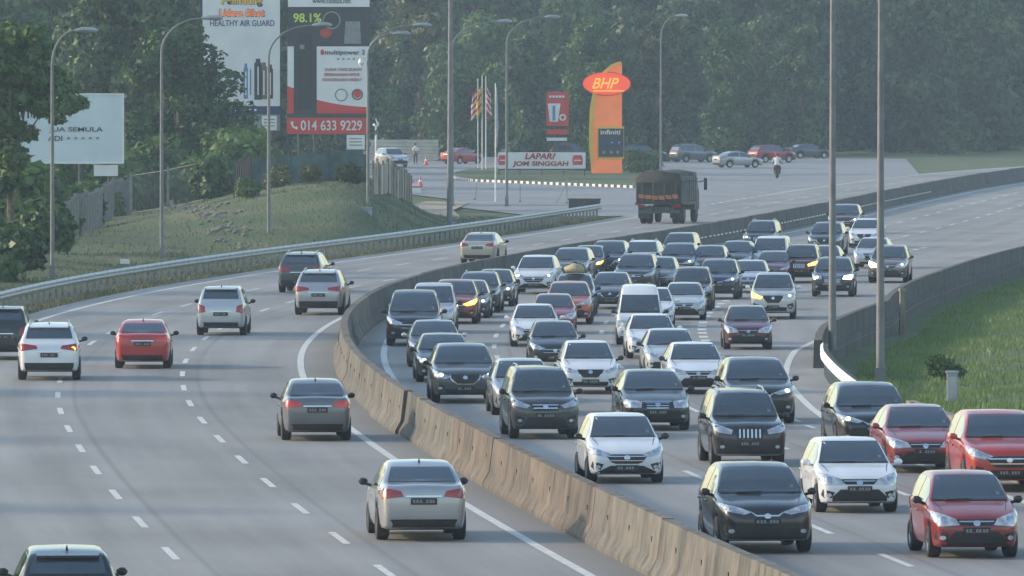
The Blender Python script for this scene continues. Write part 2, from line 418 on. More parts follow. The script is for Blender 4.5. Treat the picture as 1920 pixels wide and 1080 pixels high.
def terrain(X, D):
    X = np.asarray(X, float); D = np.asarray(D, float)
    c = np.interp(D, _d, _x); u = X - c
    z = np.full(np.broadcast(X, D).shape, -.05)
    # grass mound beside the carriageway
    mound = 2.35 * sstep(448, 502, D + .55 * (X + 9)) * (1 - sstep(560, 640, D)) * sstep(-24, -8.5, X) * (1 - sstep(-9.5, -3.2, X))
    mound = np.where(u < -14.8, mound * sstep(14.8, 19, -u), 0)
    z = z + mound
    left = np.where(u < -16, .5 * sstep(16, 30, -u) * (1 - sstep(520, 600, D)), 0)
    z = z + left
    # ditch and grass bank right of the merging lane
    re = np.interp(D, [100, 205, 228, 250, 275, 300, 331, 380, 460, 1500], [11.4, 11.4, 11.6, 12.6, 13.8, 15.4, 18.3, 19.6, 20, 20])
    w = u - re
    z = np.where((w > -.5) & (D > 255), z - .40 * sstep(-.5, .5, w) * (1 - .55 * sstep(2.5, 9, w)) * sstep(255, 275, D), z)
    z = z + np.where(w > 3, .12 * (w - 3) ** .8 * .3, 0)
    # wooded hill behind everything
    z = z + 34 * sstep(1010, 1500, D) + 10 * sstep(120, 400, np.abs(X)) * sstep(500, 900, D)
    n = .10 * np.sin(X * .7 + D * .13) + .08 * np.sin(D * .45 - X * .31)
    off = np.clip(np.where(u < 0, (-u - 15) / 4, (w - 1.5) / 4), 0, 1)
    z = z + n * off
    fc = sstep(545, 572, D) * (1 - sstep(925, 960, D)) * (1 - sstep(-4, 10, u)) * sstep(-15, -7, X + .06 * (600 - D) * (D < 700))
    z = z * (1 - fc) + (-.08) * fc
    core = (u > -13.6) & (w < -.45)
    return np.where(core, -.05, z)

def axis(parts):
    out = []
    for a, b, st in parts: out += list(np.arange(a, b, st))
    return np.array(sorted(set(np.round(out, 3))))
gx = axis([(-2600, -200, 200), (-200, -60, 10), (-60, -30, 2), (-30, 30, .8), (30, 80, 2), (80, 200, 10), (200, 2601, 200)])
gd = axis([(-200, 120, 40), (120, 260, 2), (260, 640, 1.6), (640, 1100, 6), (1100, 1600, 20), (1600, 2801, 200)])
XX, DD = np.meshgrid(gx, gd)
ZZ = terrain(XX, DD)
nv = np.stack([XX.ravel(), DD.ravel(), ZZ.ravel()], 1)
ii = np.arange(len(gx) * len(gd)).reshape(len(gd), len(gx))
qf = np.stack([ii[:-1, :-1].ravel(), ii[:-1, 1:].ravel(), ii[1:, 1:].ravel(), ii[1:, :-1].ravel()], 1)
gm = np_mesh('ground', nv, qf)
gm.polygons.foreach_set('use_smooth', [True] * len(gm.polygons))
struct(link('ground', gm, M['ground']))
def gz(x, d): return float(terrain(np.array([x]), np.array([d]))[0])

# ------------------------------------------------------------------ road and markings
def strip(name, u0, u1, d0, d1, z, step=3.0, uv=False):
    ds = np.arange(d0, d1 + .01, step)
    vs, fs, uvs = [], [], []
    for i, d in enumerate(ds):
        a = u0(d) if callable(u0) else u0
        b = u1(d) if callable(u1) else u1
        vs += [road_pt(d, a, z), road_pt(d, b, z)]; uvs += [(a, d), (b, d)]
        if i: fs.append((2 * i - 2, 2 * i - 1, 2 * i + 1, 2 * i))
    me = py_mesh(name, vs, fs)
    if uv:
        l = me.uv_layers.new(name='road')
        for p in me.polygons:
            for li in p.loop_indices: l.data[li].uv = uvs[me.loops[li].vertex_index]
    return me
road = struct(link('road', strip('road', -13.1, lambda d: right_edge(d) + .3, 60, 1300, 0.0, uv=True), M['asphalt']))
def mark(name, u0, u1, d0, d1, z=.006):
    return link(name, strip(name, u0, u1, d0, d1, z, step=min(3.0, (d1 - d0) / 2)), M['marking'], road)
mark('edge_line', -1.45, -1.25, 90, 1000)
mark('edge_line', 1.15, 1.35, 90, 1000)
mark('edge_line', -12.1, -11.9, 90, 567)
mark('edge_line', -12.1, -11.9, 652, 1000)
mark('edge_line', lambda d: right_edge(d) - 1.1, lambda d: right_edge(d) - .9, 90, 700)
for lu, ph in ((-4.9, 0.0), (-8.45, 6.6), (4.8, 3.0), (8.35, 7.0)):
    d = 96 + ph
    while d < 760:
        mark('lane_dash', lu - .075, lu + .075, d, d + 4.5); d += 12
d = 218
while d < 470:
    mark('lane_dash', 11.65, 11.95, d, d + 2.2) if d > 262 else mark('lane_dash', 10.0 + .6 * (d - 218) / 44, 10.15 + .6 * (d - 218) / 44, d, d + 2.2)
    d += 4.4
d = 570
while d < 650:
    mark('lane_dash', -12.15, -11.85, d, d + 3); d += 6

# forecourt of the petrol station
def sheet(name, poly, z):
    me = py_mesh(name, [(p[0], p[1], z) for p in poly], [tuple(range(len(poly)))])
    return me
fp = [road_pt(d, -13.0) for d in (566, 590, 620, 660, 700, 740, 780)]
fore = [(p.x, p.y) for p in fp] + [(38, 905), (20, 925), (-40, 925), (-40, 800), (-12, 700), (-4.5, 640), (-3.2, 600), (1.5, 566)]
struct(link('forecourt', sheet('forecourt', fore, -.012), M['forecourt']))
dirt = [G(770, 405), G(800, 420), G(845, 424), G(868, 412), G(850, 395), G(880, 380), G(800, 378), G(772, 385)]
vs = []
dm = MB()
struct(link('dirt_path', sheet('dirt_path', [(p.x, p.y) for p in dirt], .03), M['dirt']))

# ------------------------------------------------------------------ median barrier
bar = thing('median_barrier', 'long weathered concrete barrier dividing the two carriageways', 'barrier', (0, 0, 0))
PROF = [(-.34, 0), (-.34, .08), (-.20, .33), (-.11, 1.05), (.11, 1.05), (.20, .33), (.34, .08), (.34, 0)]
hole_me = MB().tube([(0, -.02, 0), (0, .02, 0)], .055, 10).mesh('drain_hole')
catchlight_me = MB().box((0, 0, 0), (.03, 1.0, .07)).mesh('catchlight_strip')  # white blocks standing in for light caught on the barrier's lower slope
def seg_mesh(name, d0, d1, jit):
    vs, n = [], len(PROF)
    k = max(2, int((d1 - d0) / 3) + 1)
    for i in range(k):
        d = d0 + (d1 - d0) * i / (k - 1)
        for (u, z) in PROF: vs.append(road_pt(d, u + jit[0], z + (jit[1] if z > .5 else 0)))
    fs = []
    for i in range(k - 1):
        for j in range(n - 1): fs.append((i * n + j, i * n + j + 1, (i + 1) * n + j + 1, (i + 1) * n + j))
    fs.append(tuple(range(n))); fs.append(tuple((k - 1) * n + j for j in range(n - 1, -1, -1)))
    return py_mesh(name, vs, fs)
d = 120.0; si = 0
edges = []
while d < 900:
    L_ = 12.0 if d < 330 else 8.0
    if 205 < d < 233.0 and d + L_ > 233.0: L_ = 233.0 - d
    edges.append((d, d + L_)); d += L_
for (a, b) in edges:
    jx = random.uniform(-.012, .012); jz = random.uniform(-.015, .015)
    if abs(a - 233.0) < .1: jx -= .09; jz += .03
    m_ = M['concrete_dark'] if a > 326 else (M['concrete_grey'] if 205 < a < 330 or random.random() < .2 else M['concrete'])  # far segments: shade on their right face painted in as darker, grimy concrete
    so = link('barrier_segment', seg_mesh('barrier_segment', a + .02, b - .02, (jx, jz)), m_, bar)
    if a < 330:
        h = a + 1.2
        while h < b:
            hp = road_pt(h, -.155 + jx, .62); ho = link('drain_hole', hole_me, M['black'], so, hp)
            ho.rotation_euler = (0, 0, PI / 2 - math.atan(slope(h))); h += 4.0
    if 330 < a < 640:
        for h in (a + 1.2, a + 3.2, a + 5.2, a + 7.0):
            hp = road_pt(h, .225 + jx, .40); ho = link('catchlight_strip', catchlight_me, M['white'], so, hp); ho.rotation_euler = (0, 0, -math.atan(slope(h)))

# ------------------------------------------------------------------ guardrails
WB = [(0, .0), (.035, .03), (.075, .075), (.075, .11), (.03, .15), (.03, .17), (.075, .21), (.075, .245), (.035, .29), (0, .32)]
def beam_mesh(L_):
    vs = []
    for y in (0, L_):
        vs += [(-p[0], y, p[1]) for p in WB] + [(-p[0] + .012, y, p[1]) for p in reversed(WB)]
    n = 2 * len(WB)
    fs = [(j, (j + 1) % n, n + (j + 1) % n, n + j) for j in range(n)] + [tuple(range(n)), tuple(range(2 * n - 1, n - 1, -1))]
    return py_mesh('beam', vs, fs)
post_me = MB().box((0, 0, .38), (.13, .13, .82)).mesh('post')
BEAM4 = beam_mesh(4.06)
BEAM4_R = BEAM4.copy(); BEAM4_R.transform(Matrix.Scale(-1, 4, (1, 0, 0))); BEAM4_R.flip_normals()
def guardrail(name, label, path, side, mat_):
    """path: list of points; side +1 faces the beam to +x of the running direction"""
    t = thing(name, label, 'guardrail')
    acc = 0; pts = [Vector(p) for p in path]
    ln = [0]
    for a, b in zip(pts, pts[1:]): ln.append(ln[-1] + (b - a).length)
    def at(s):
        for i in range(len(pts) - 1):
            if s <= ln[i + 1] or i == len(pts) - 2:
                f = (s - ln[i]) / (ln[i + 1] - ln[i]); return pts[i].lerp(pts[i + 1], f)
    s = 0
    while s < ln[-1] - 4:
        a, b = at(s), at(s + 4)
        rz = math.atan2(-(b.x - a.x), b.y - a.y)
        off = Vector((math.cos(rz), math.sin(rz), 0)) * side
        bo = link('beam', BEAM4 if side < 0 else BEAM4_R, mat_, t, a + off * .10 + Vector((0, 0, .47)), rz)
        for q in (s + .6, s + 2.6):
            p = at(q); link('post', post_me, M['fence_post'], t, p, rz)
        s += 4
    return t
guardrail('roadside_guardrail', 'long galvanised guardrail between left grass verge and road', [road_pt(d, -14.4) for d in range(285, 566, 4)], +1, M['steel'])
guardrail('white_guardrail', 'short white guardrail bending round grass at right roadside', [road_pt(d, right_edge(d) + .2) for d in range(238, 287, 3)], -1, M['white'])

# right parapet, and the wall nearer the camera
def wall_run(name, label, d0, d1, off, prof, step, m_):
    t = thing(name, label, 'wall')
    n = len(prof); d = d0
    while d < d1 - .1:
        e = min(d + step, d1); vs = []
        for q in (d + .02, (d + e) / 2, e - .02):
            for (u, z) in prof: vs.append(road_pt(q, right_edge(q) + off + u, z))
        fs = []
        for i in range(2):
            for j in range(n - 1): fs.append((i * n + j, i * n + j + 1, (i + 1) * n + j + 1, (i + 1) * n + j))
        fs += [tuple(range(n)), tuple(2 * n + j for j in range(n - 1, -1, -1))]
        link('wall_panel', py_mesh('wall_panel', vs, fs), m_, t); d = e
    return t
wall_run('parapet_wall', 'dark concrete parapet curving along merging lane at right', 283, 700, -.05,
         [(-.15, -.05), (-.12, .84), (.12, .86), (.14, .22), (.30, .20), (.30, -1.4), (.2, -1.4)], 4.0, M['concrete_dark'])
wall_run('roadside_wall', 'low sunlit concrete wall behind the red cars at right', 100, 229, .35,
         [(-.3, 0), (-.12, .95), (.12, .95), (.14, -.3)], 4.0, M['concrete_light'])

# ------------------------------------------------------------------ lamp posts
def lamp_post(label, base, h, arm, double=False, group='street lamps along the highway', r=.10, rz=0.0, head=True):
    t = thing('street_lamp', label, 'street lamp', base, rz, group)
    k = MB().tube([(0, 0, -.3), (0, 0, h * .5), (0, 0, h * .86)], [r, r * .78, r * .6], 10)
    link('pole', smooth_by_angle(k.mesh('pole')), M['pole'], t)
    link('base_plate', MB().box((0, 0, .05), (.42, .42, .05)).box((0, 0, .35), (r * 2.3, r * 2.3, .5)).mesh('base_plate'), M['pole'], t)
    for s_ in ((1, .55) if double else (1,)):
        pts = []
        for i in range(9):
            a = i / 8 * PI / 2
            pts.append((arm * s_ * (1 - math.cos(a)), (0 if s_ == 1 else -.25) * (i / 8), h * .86 + (h * .14 - (0 if s_ == 1 else .45)) * math.sin(a)))
        link('arm', smooth_by_angle(MB().tube(pts, [r * .6 - r * .25 * i / 8 for i in range(9)], 8).mesh('arm')), M['pole'], t)
        e = pts[-1]
        if head:
            b = MB().tube([(e[0] - .05, e[1], e[2]), (e[0] + .25, e[1], e[2] + .03), (e[0] + .75, e[1], e[2] + .03), (e[0] + .95, e[1], e[2] + .0)], [.05, .11, .12, .05], 8)
            link('lamp_head', smooth_by_angle(b.mesh('lamp_head')), M['light_head'] if 'light_head' in M else M['steel'], t)
    return t
lamp_post('curved street lamp nearest the left edge beside the white sign', G(98, 524), 10.6, 1.0)
lamp_post('curved street lamp behind guardrail between white sign and tall billboards', G(303, 490), 11.3, 1.9)
lamp_post('curved street lamp standing in front of the white air guard billboard', G(504, 465), 11.1, 2.2)
p690 = lamp_post('twin armed street lamp with camera, right of the red phone number billboard', G(690, 447), 11.2, 2.4, double=True)
link('camera_dome', smooth_by_angle(MB().tube([(-.35, -.1, 9.05), (-.35, -.1, 9.25), (-.35, -.1, 9.45)], [.06, .17, .12], 10).box((-.17, -.05, 9.42), (.3, .05, .05)).mesh('camera_dome')), M['white'], p690)
lamp_post('street lamp with long curved arm just right of the tall mast', G(848, 387), 11.9, 2.9)
lamp_post('street lamp rising left of the petrol station banner, arm curving right', G(950, 386), 12.2, 2.5)
lamp_post('pale street lamp standing behind the lorry beside the orange petrol sign', G(1239, 335), 13.0, 1.2)
lamp_post('distant street lamp behind the silver saloon at the station exit', G(1425, 283), 12.0, 1.5)
lamp_post('dark street lamp post at the bend of the right parapet', G(1561, 692, -.4), 13.5, 1.6, rz=PI, r=.13)
lamp_post('dark street lamp post standing on the right grass bank', G(1651, 728, -.4), 13.5, 1.6, rz=PI, r=.13)
mast = thing('camera_mast', 'tall plain grey mast beside the sandy path behind the guardrail', 'mast', G(843, 427))
link('mast_pole', smooth_by_angle(MB().tube([(0, 0, -.3), (.02, 0, 6), (.06, 0, 17)], [.17, .14, .09], 10).mesh('mast_pole')), M['pole'], mast)
link('base_plate', MB().box((0, 0, .05), (.6, .6, .06)).mesh('base_plate'), M['pole'], mast)

cab = thing('control_box', 'pale grey box on a short post at the foot of the twin lamp', 'box', G(686, 452))
link('post', MB().tube([(0, 0, -.2), (0, 0, 1.0)], .06, 8).mesh('post'), M['pole'], cab)
link('box_body', MB().box((.05, 0, 1.35), (.5, .35, .72)).mesh('box_body'), M['cabinet'], cab)
link('box_lid', MB().box((.05, 0, 1.73), (.58, .42, .05)).mesh('box_lid'), M['cabinet'], cab)
ms = thing('distance_marker', 'small pale plate on a post behind the guardrail at left', 'marker', G(234, 505))
link('post', MB().box((0, 0, .2), (.08, .08, .6)).mesh('post'), M['fence_post'], ms)
link('plate', MB().box((0, -.06, .36), (.42, .03, .22)).mesh('plate'), M['white'], ms)
ms = thing('delineator_sign', 'small white plate on a post at the parapet bend', 'sign', G(1540, 672, -.3))
link('post', MB().tube([(0, 0, -.2), (0, 0, .9)], .03, 8).mesh('post'), M['pole'], ms)
link('plate', MB().box((0, -.05, .72), (.44, .02, .2)).mesh('plate'), M['white'], ms)
ms = thing('boundary_post', 'weathered white concrete post on the far right verge', 'post', G(1692, 634, -.5))
link('shaft', MB().box((0, 0, .6), (.2, .2, 2.1), .2, .85).mesh('shaft'), M['concrete_light'], ms)
link('cap', MB().box((0, 0, 1.7), (.22, .22, .1), .2).mesh('cap'), M['fence_post'], ms)
ms = thing('roadside_cabinet', 'grey blue metal cabinet on the right grass bank', 'cabinet', G(1786, 757, .1))
link('cabinet_body', MB().box((0, 0, .45), (.28, .3, .75)).mesh('cabinet_body'), M['cabinet'], ms)
link('cabinet_door', MB().box((0, -.16, .42), (.22, .02, .6)).mesh('cabinet_door'), M['steel'], ms)
link('roof', MB().box((0, 0, .85), (.34, .36, .05)).mesh('roof'), M['cabinet'], ms)

# ------------------------------------------------------------------ lettering
def lettering(s, w, h, x, z, y, m_, parent, shear=0.0, bold=.0, name='lettering'):
    cu = bpy.data.curves.new('lettering', 'FONT'); cu.body = s; cu.size = 1.0; cu.extrude = .02; cu.align_x = 'CENTER'; cu.shear = shear; cu.offset = bold
    ob = bpy.data.objects.new('tmp', cu); COL.objects.link(ob)
    dg = bpy.context.evaluated_depsgraph_get(); dg.update()
    me = bpy.data.meshes.new_from_object(ob.evaluated_get(dg)); bpy.data.objects.remove(ob)
    me.name = 'lettering'
    co = np.zeros(len(me.vertices) * 3, dtype=np.float32); me.vertices.foreach_get('co', co); co = co.reshape(-1, 3)
    mn, mx = co.min(0), co.max(0)
    sx = w / (mx[0] - mn[0]); sz = h / (mx[1] - mn[1])
    out = np.stack([(co[:, 0] - (mn[0] + mx[0]) / 2) * sx + x, -co[:, 2] * .6 + y, (co[:, 1] - mn[1]) * sz + z], 1)
    me.vertices.foreach_set('co', out.astype(np.float32).ravel()); me.update(); me.materials.clear()
    return link(name, me, m_, parent)
def panel(name, x0, x1, z0, z1, y, m_, parent, th=.03):
    return link(name, MB().box(((x0 + x1) / 2, y, (z0 + z1) / 2), (x1 - x0, th, z1 - z0)).mesh(name), m_, parent)
def outline(name, poly, y, th, m_, parent):
    return link(name, MB().prism(poly, y - th / 2, y + th / 2).mesh(name), m_, parent)
def ell(cx_, cz_, a, b, n=28): return [(cx_ + a * math.cos(2 * PI * i / n), cz_ + b * math.sin(2 * PI * i / n)) for i in range(n)]
def ring(cx_, cz_, r0, r1, y, m_, parent, name='printed_ring'):
    n = 24; vs, fs = [], []
    for i in range(n):
        a = 2 * PI * i / n
        for r in (r0, r1): vs.append((cx_ + r * math.cos(a), y, cz_ + r * math.sin(a)))
        j = (i + 1) % n; fs.append((2 * i, 2 * i + 1, 2 * j + 1, 2 * j))
    return link(name, py_mesh(name, vs, fs), m_, parent)

class Board:
    """maps photo pixels to a board's own plane at depth D"""
    def __init__(s, D, px): s.s = F / D; s.px = px; s.D = D; s.base = Vector(((px - 960) / s.s, D, 0))
    def x(s, px): return (px - s.px) / s.s
    def z(s, py): return H - (py - HOR) / s.s

# billboard with the phone number
B = Board(640, 615); t = thing('billboard', 'tall dark and white billboard with red phone number strip below', 'billboard', B.base, 0, 'tall roadside billboards')
X, Z = B.x, B.z
zb = gz(B.base.x, 640)
for px in (560, 590, 660, 676): link('post', MB().tube([(X(px), .5, -.3), (X(px), .5, Z(-40))], .09, 8).mesh('post'), M['dark_steel'], t)
for a, b in ((255, 205), (205, 155), (155, 105), (105, 55)):
    link('brace', MB().tube([(X(560), .52, Z(a)), (X(676), .52, Z(b))], .04, 6).mesh('brace'), M['dark_steel'], t)
panel('backing_panel', X(540), X(693), Z(214), Z(-45), .1, M['dark_board'], t, .12)
panel('top_panel', X(540), X(693), Z(13), Z(-45), .0, M['board'], t, .04)
lettering('www.cadaza.net', X(659) - X(587), .34, X(622), Z(6), -.04, M['letter_dark'], t)
panel('left_print', X(539), X(551), Z(165), Z(87), .0, M['board'], t, .04)
outline('red_swoosh', [(X(539), Z(213)), (X(551), Z(213)), (X(551), Z(166)), (X(539), Z(161))], .0, .05, M['red'], t)
panel('right_print', X(594), X(691), Z(202), Z(87), .0, M['board'], t, .04)
sw = [(X(594), Z(213)), (X(691), Z(213)), (X(691), Z(200.5))] + [(X(691 - 97 * i / 8), Z(200.5 - 13.5 * (i / 8) ** 1.8)) for i in range(1, 9)]
outline('red_swoosh', sw, -.03, .03, M['red'], t)
lettering('98.1%', X(603) - X(550), .62, X(576.5), Z(42), .02, M['lime'], t, bold=.02)
lettering('multipower 2', X(685) - X(610), .42, X(647), Z(105), -.05, M['letter_dark'], t, bold=.01)
outline('printed_mark', ell(X(604.5), Z(98), .13, .2, 12), -.04, .03, M['red'], t)
for i, (s_, a, b) in enumerate((('KUASA YANG BUKAN', 610, 678), ('SEMBARANGAN UNTUK', 608, 675), ('KENDERAAN HEBAT', 605, 679))):
    lettering(s_, X(b) - X(a), .2, X((a + b) / 2), Z(133 + 9.5 * i), -.05, M['letter_red'], t)
lettering('- - - - - -', X(686) - X(632), .1, X(659), Z(112), -.05, M['grey_board'], t)
ring(X(640), Z(178), .36, .44, -.05, M['grey_board'], t); ring(X(670), Z(177), .30, .38, -.05, M['letter_dark'], t); outline('printed_seal', ell(X(670), Z(176), .26, .26), -.05, .03, M['red'], t)
outline('printed_device', [(X(559), Z(205)), (X(586), Z(205)), (X(586), Z(62)), (X(559), Z(62))], -.02, .05, M['black'], t)
panel('printed_screen', X(562), X(571), Z(92), Z(84), -.06, M['grey_board'], t)
outline('printed_camera', ell(X(622), Z(38), .5, .55), .0, .06, M['black'], t); ring(X(622), Z(38), .52, .62, -.035, M['grey_board'], t)
outline('printed_glow', ell(X(611), Z(62), .42, .32), .01, .05, M['letter_red'], t)
outline('printed_device', [(X(645), Z(82)), (X(677), Z(82)), (X(675), Z(40)), (X(648), Z(40))], .02, .05, M['grey_board'], t)
panel('dark_strip', X(538), X(690), Z(220), Z(214), .0, M['dark_steel'], t, .08)
panel('phone_strip', X(538), X(688), Z(251), Z(221), -.02, M['red'], t, .08)
lettering('014 633 9229', X(679) - X(564), .68, X(621.5), Z(244.5), -.08, M['white'], t, bold=.012)
hs = [(X(545), Z(228)), (X(549), Z(227)), (X(551), Z(231)), (X(549), Z(233)), (X(553), Z(238)), (X(556), Z(236.5)), (X(559), Z(240)), (X(556), Z(243)), (X(549), Z(239)), (X(545.5), Z(233))]
outline('phone_mark', hs, -.08, .03, M['white'], t)
panel('licence_plate_board', X(650), X(684), Z(280), Z(253), .0, M['board'], t)
for i in range(3): panel('printed_line', X(655), X(679), Z(261 + 6 * i), Z(259 + 6 * i), -.02, M['grey_board'], t, .02)

# white air guard billboard
B = Board(652, 452); t = thing('billboard', 'tall white billboard reading healthy air guard with navy base strip', 'billboard', B.base, 0, 'tall roadside billboards')
X, Z = B.x, B.z
for px in (395, 420, 485, 510): link('post', MB().tube([(X(px), .5, -.3), (X(px), .5, Z(-40))], .09, 8).mesh('post'), M['dark_steel'], t)
panel('face_panel', X(380), X(525), Z(199), Z(-45), 0, M['board'], t, .1)
lettering('Pelindung', X(492) - X(417), .62, X(454), Z(12), -.07, M['yellow'], t, bold=.03)
lettering('Pelindung', X(493) - X(416), .7, X(454.5), Z(13), -.052, M['letter_dark'], t, bold=.06)
lettering('Udara Sihat', X(496) - X(412), .5, X(454), Z(31), -.07, M['orange'], t, bold=.03)
lettering('Udara Sihat', X(497) - X(411), .58, X(454), Z(32), -.052, M['letter_dark'], t, bold=.06)
lettering('HEALTHY AIR GUARD', X(515) - X(394), .42, X(454.5), Z(49), -.06, M['navy'], t, bold=.008)
for i, (px, w_, top, m_) in enumerate(((461, 4, 122, 'blue_glass'), (470, 5, 118, 'board'), (484, 7, 113, 'dark_board'), (495, 6, 120, 'p_mid_grey'), (507, 5, 124, 'p_maroon'))):
    bt = [(X(px - w_), Z(187 - abs(i - 2))), (X(px + w_), Z(187 - abs(i - 2))), (X(px + w_), Z(top + 6)), (X(px + w_ * .6), Z(top + 3)), (X(px + w_ * .6), Z(top - 3)), (X(px - w_ * .6), Z(top - 3)), (X(px - w_ * .6), Z(top + 3)), (X(px - w_), Z(top + 6))]
    outline('printed_flask', bt, -.055, .02, M[m_], t)
    panel('printed_stripe', X(px - 1.2), X(px + 1.2), Z(178), Z(top + 12), -.07, M['board'] if i != 1 else M['blue_glass'], t, .012)
panel('base_strip', X(380), X(524), Z(214), Z(199), -.01, M['navy'], t, .1)
lettering('- - - - - -', X(482) - X(430), .14, X(455), Z(208), -.08, M['board'], t)
panel('lower_panel', X(384), X(525), Z(245), Z(214.5), .02, M['grey_board'], t, .08)
panel('licence_plate_board', X(491), X(519), Z(244), Z(217), -.05, M['board'], t)
for i in range(3): panel('printed_line', X(495), X(515), Z(225 + 6 * i), Z(223 + 6 * i), -.075, M['grey_board'], t, .02)

# pale sign at the left
B = Board(520, 140); t = thing('hoarding_sign', 'pale blue white sign half hidden by the left tree', 'sign', B.base)
X, Z = B.x, B.z
for px in (70, 150, 205): link('post', MB().tube([(X(px), .3, -.3), (X(px), .3, Z(180))], .11, 8).mesh('post'), M['dark_steel'], t)
panel('face_panel', X(38), X(232), Z(305), Z(177), 0, M['pale_board'], t, .1)
for a, b, c, d_ in ((38, 232, 307, 304), (38, 232, 178, 175)): panel('frame_bar', X(a), X(b), Z(c), Z(d_), -.01, M['white'], t, .16)
for px in (38, 231): panel('frame_bar', X(px) - .05, X(px) + .05, Z(305), Z(177), -.01, M['white'], t, .15)
lettering('JUA SEMULA', X(193) - X(92), .32, X(142.5), Z(249), -.07, M['letter_dark'], t, bold=.01)
lettering('ADI', X(117) - X(90), .28, X(103.5), Z(264), -.07, M['letter_dark'], t, bold=.01)
lettering('- - - - -', X(186) - X(126), .12, X(156), Z(261), -.07, M['grey_board'], t)
lettering('m', X(66) - X(40), .5, X(53), Z(222), -.07, M['letter_dark'], t)
panel('hanging_plate', X(176), X(221), Z(330), Z(309), .05, M['board'], t)

# petrol station pylon
B = Board(778, 1135); t = thing('petrol_station_sign', 'orange petrol station pylon with oval sign and black panel', 'sign', B.base)
X, Z = B.x, B.z
body = [(X(1109), Z(327)), (X(1166), Z(327)), (X(1166), Z(118)), (X(1160), Z(119)), (X(1148), Z(125)), (X(1136), Z(136)), (X(1124), Z(150)), (X(1117), Z(170)), (X(1110), Z(200)), (X(1108), Z(240)), (X(1108), Z(300))]
outline('tower', body, 0, .9, M['orange'], t)
left = [(1109, 310), (1106, 280), (1105.5, 240), (1107, 205), (1113, 172), (1121, 150), (1132, 134), (1147, 121), (1160, 116), (1165, 115)]
rt = [(1166, 118.5), (1160, 119.5), (1149, 125.5), (1137, 137), (1127, 152), (1119, 174), (1114, 206), (1112.5, 240), (1112.5, 280), (1112, 312)]
outline('yellow_edge', [(X(a) - .05, Z(b)) for a, b in left] + [(X(a), Z(b)) for a, b in rt], -.08, 1.0, M['yellow'], t)
outline('oval_sign', ell(X(1137.5), Z(157), X(1181) - X(1137), .92, 40), -.1, 1.3, M['oval'], t)
outline('oval_rim', ell(X(1137.5), Z(157), X(1182.5) - X(1137), .99, 40), .05, 1.2, M['red'], t)
lettering('BHP', X(1160) - X(1110), .88, X(1135), Z(166), -.8, M['yellow_txt'], t, shear=.35, bold=.01)
panel('lettering_underline', X(1112), X(1170), Z(171.5), Z(169.5), -.78, M['yellow_txt'], t)
panel('panel_frame', X(1119), X(1170), Z(298), Z(237), -.5, M['yellow'], t, .1)
panel('price_panel', X(1122), X(1169), Z(294), Z(241), -.57, M['dark_board'], t, .08)
lettering('infiniti', X(1163) - X(1126), .40, X(1144.5), Z(252), -.64, M['white'], t, bold=.02)
panel('product_strip', X(1124), X(1166), Z(271), Z(262), -.62, M['navy'], t); lettering('. .', X(1163) - X(1146), .08, X(1154), Z(268), -.66, M['white'], t)
for px in (1132, 1146, 1158): outline('product_mark', ell(X(px), Z(285), .14, .14, 10), -.62, .03, M['grey_board'], t)
panel('plinth', X(1107), X(1168), Z(329), Z(326), 0, M['fence_post'], t, 1.1)

# banner
pb = G(1016, 331); B = Board(pb.y, 1016); t = thing('banner_sign', 'white banner reading lapar jom singgah on the kerbed island', 'banner', B.base)
X, Z = B.x, B.z
panel('banner_cloth', X(934), X(1098), Z(316), Z(285.5), 0, M['board'], t, .05)
for px in (936, 975, 1016, 1057, 1096): link('leg', MB().box((X(px), .08, (Z(286) - .2) / 2), (.07, .07, Z(286) + .2)).mesh('leg'), M['dark_steel'], t)
link('lower_rail', MB().box((X(1016), .08, Z(318)), (X(1096) - X(936), .06, .1)).mesh('lower_rail'), M['dark_steel'], t)
lettering('LAPAR?', X(1042) - X(984), .50, X(1013), Z(298.5), -.05, M['letter_red'], t, shear=.2, bold=.035)
lettering('JOM SINGGAH', X(1066) - X(961), .50, X(1013.5), Z(313.5), -.05, M['letter_red'], t, shear=.1, bold=.035)
for px in (942, 1083):
    w_ = 9 if px > 1000 else 7
    outline('printed_block', [(X(px - w_), Z(309)), (X(px + w_), Z(309)), (X(px + w_ + 1), Z(300)), (X(px + w_ - 1), Z(291)), (X(px - w_ + 1), Z(291)), (X(px - w_ - 1), Z(300))], -.03, .03, M['red'], t)
    panel('printed_stripe', X(px - w_ + 2), X(px + w_ - 2), Z(301.5), Z(299.5), -.05, M['board'], t, .02)

# tall menu sign
B = Board(812, 1045); t = thing('menu_sign', 'tall red menu sign with drinks cup print behind the banner', 'sign', B.base)
X, Z = B.x, B.z
link('post', MB().box((X(1045), .2, Z(180) / 2), (.2, .2, Z(180))).mesh('post'), M['dark_steel'], t)
panel('face_panel', X(1024.5), X(1066.5), Z(236), Z(172), 0, M['red'], t, .2)
for k, px in enumerate((1032, 1038, 1044, 1050, 1056)): panel('printed_block', X(px - 2.3), X(px + 2.3), Z(183), Z(179), -.12, M['white'], t)
outline('printed_cup', [(X(1031), Z(228)), (X(1046), Z(228)), (X(1051), Z(194)), (X(1027), Z(194))], -.12, .03, M['white'], t)
panel('printed_band', X(1036), X(1041), Z(226), Z(198), -.14, M['blue_glass'], t, .02)
ring(X(1055), Z(220), .16, .30, -.13, M['white'], t)
panel('lower_panel', X(1025), X(1066), Z(252), Z(242.5), 0, M['red'], t, .15)
panel('strip_panel', X(1025), X(1063), Z(264), Z(258), 0, M['board'], t, .1)

